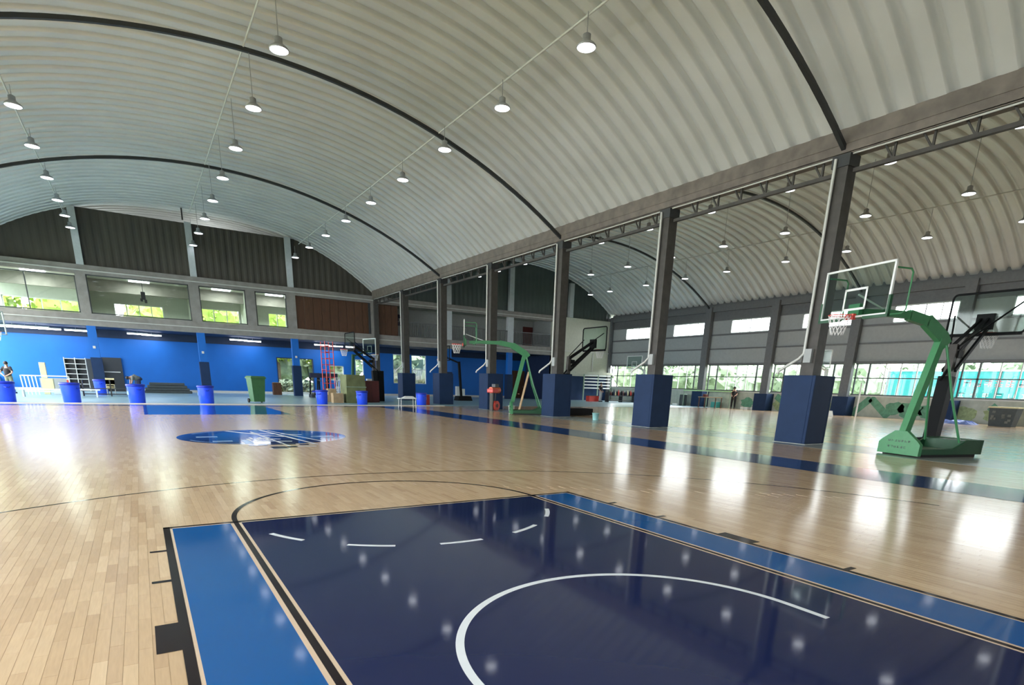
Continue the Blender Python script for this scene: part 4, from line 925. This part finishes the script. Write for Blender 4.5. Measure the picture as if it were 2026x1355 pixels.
# rack with gym weights before the end wall of the second hall
t = thing('wall_bars', 'pale horizontal rack rails on the end wall of the second hall', 'rack', (34.0, YE-.6, .004))
for k in range(5): MB().box(.9, 4.4, -.04, .04, 1.15+.3*k, 1.25+.3*k).build('rail', WHITEM, t)
MB().box(-.2, 4.4, -.1, .05, 2.5, 2.72).build('top_shelf', CREAM, t)
for x in (.9, 2.7, 4.35): MB().box(x-.05, x+.05, -.04, .06, 0, 2.6).build('upright', PALEG, t)
t = thing('weight_rack', 'long low rack packed with dark gym weights before the end wall', 'rack', (X_at(1200, 36.5), 36.5, .004)); MB().box(0, 5.2, -.25, .25, .1, .16).box(0, 5.2, -.25, .25, .55, .61).build('shelf', SHADE, t)
for x in (0, 1.7, 3.4, 5.1): MB().box(x, x+.07, -.25, .25, 0, .9).build('upright', SHADE, t)
wc = [BLACKM, MAROON, BLACKM, DKBL, CREAMC, BLACKM, REDM, SHADE]
rr = random.Random(9)
wl_ = ['black', 'maroon', 'black', 'dark blue', 'cream', 'black', 'red', 'charcoal']
for k in range(22):
    w_ = thing('kettle_weight', f'{wl_[k % 8]} gym weight, {ORD[k]} from the left on the low rack', 'weight', (X_at(1200, 36.5)+.2+.195*k, 36.45, .614), 0, 'gym weights on the low rack')
    h = rr.uniform(.3, .55); MB().lathe([(.06, 0), (.085, .05), (.08, h*.6), (.04, h*.8), (.05, h), (0, h)], n=9).build('body', wc[k % 8], w_)
bx('storage_crate', 'low pinkish red crate left of the weight rack', 'crate', 1172, 37.5, 1.2, .5, .5, REDM, lid=SHADE)
# by the long windows
t = thing('handrail', 'pale green waist high rail by the long windows', 'railing', (37.3, 0, 0)); MB().box(-.03, .03, 24.6, 29.6, 1.28, 1.36).build('top_rail', mat('pale_green_paint', (.45, .75, .35), .5), t)
for y in (24.7, 27, 29.5): MB().box(-.03, .03, y-.03, y+.03, 0, 1.28).build('post', PALEG, t)
t = thing('work_table', 'cluttered wooden table beside the person in black', 'table', (36.4, 25.9, 0)); MB().box(-.4, .4, -.9, .9, .8, .85).build('tabletop', CARD, t)
for x in (-.35, .35):
    for y in (-.85, .8): MB().box(x-.03, x+.03, y-.03, y+.03, 0, .8).build('leg', BROWN, t)
bx('toolbox', 'small maroon toolbox on the cluttered table', 'box', 1424, 26.0, .3, .3, .2, MAROON, .85).location = (36.4, 26.4, .85)
bx('storage_crate', 'blue crate under the cluttered table', 'crate', 1415, 26.5, .5, .6, .45, TEAL)
t = thing('waste_drum', 'dark drum standing near the pale green rail', 'drum', (X_at(1350, 30.0), 30.0, .004)); MB().lathe([(.3, 0), (.33, .45), (.3, .9), (.32, .92)], n=16).build('body', MAT_G, t); MB().lathe([(.33, .92), (.33, .98), (0, .99)], n=16).build('lid', PALEG, t)
bx('storage_crate', 'teal crate beside the dark drum', 'crate', 1373, 30.5, .9, .6, .85, TEAL)
for k, (u, Y) in enumerate(((1335, 30.0), (1470, 23.8), (1478, 23.5), (1490, 23.2))): bx('rubble_bag', ['small white bag left of the dark drum', 'white bag on the floor right of the person in black', 'flat white bag in the heap by the windows', 'crumpled white bag at the right of the heap'][k], 'bag', u, Y, .35, .3, .18, WHITEM, 0)
# sheet and patterned bin at right
t = thing('plastic_sheet', 'crumpled blue and white plastic sheet on the floor by the right windows', 'sheet', (36.4, 8.6, 0))
mb = MB(); n = 10; vs = []; rr = random.Random(3)
for i in range(n+1):
    for j in range(n+1):
        e = min(i, j, n-i, n-j); vs.append(((i/n-.5)*1.0, (j/n-.5)*2.2, .004+(rr.uniform(.02, .22) if e > 0 else 0)))
mb.add(vs, [(i*(n+1)+j, i*(n+1)+j+1, (i+1)*(n+1)+j+1, (i+1)*(n+1)+j) for i in range(n) for j in range(n)]); mb.build('sheet', SHEETB, t)
t = thing('planter_box', 'grey patterned bin with a wide rim near the right windows', 'bin', (36.6, 6.4, 0)); MB().frustum((-.35, .35, -.5, .5), (-.42, .42, -.62, .62), 0, .95).build('body', MAT_G, t); MB().box(-.45, .45, -.66, .66, .95, 1.02).build('rim', CREAMC, t)
mb = MB()
for k in range(9): y = rr.uniform(-.4, .4); z = rr.uniform(.15, .75); mb.box(-.42, -.40, y-.07, y+.07, z, z+.12)
mb.build('pattern', GREYC, t)
t = thing('white_pole', 'thin white pole standing beside the wall pad near the nearest column', 'pole', (37.2, 14.55, 0)); MB().tube([(0, 0, 0), (0, .0, 2.1)], .05, 8).build('pole', WHITEM, t)
# hanging cable with a dark fitting in the second gallery window
t = thing('hanging_fitting', 'black cable with a dark fitting hanging before the second gallery window', 'fitting', (-1.5, YE-.15, 6.0)); MB().tube([(0, 0, .35), (-.02, 0, 1.05)], .015, 5).build('cable', RUB, t); MB().box(-.14, .1, -.08, .08, -.1, .35).box(-.2, -.06, -.06, .06, -.22, -.05).box(.02, .16, -.06, .06, -.3, -.1).build('body', RUB, t)
# dark framed items on the balcony wall
t = thing('notice_board', 'dark blue notice board on the balcony wall', 'board', (17.3, 44.28, 6.2)); MB().box(-.5, .5, -.03, 0, -.3, .6).build('board', DKBL, t)
for k in range(3): MB().box(-.4+.3*k, -.2+.3*k, -.04, -.03, 0, .3).build('sheet', GREYP, t)
# vertical pipe hanging from the ceiling near the second end pillar
o = MB().tube([(1.25, YE-.5, 8.0+2.85), (1.25, YE-.5, vz1(1.25))], .05, 6).build('roof_drop_pipe', STEEL); tag(o, 'short dark pipe at the roof by the second upper post', 'pipe')
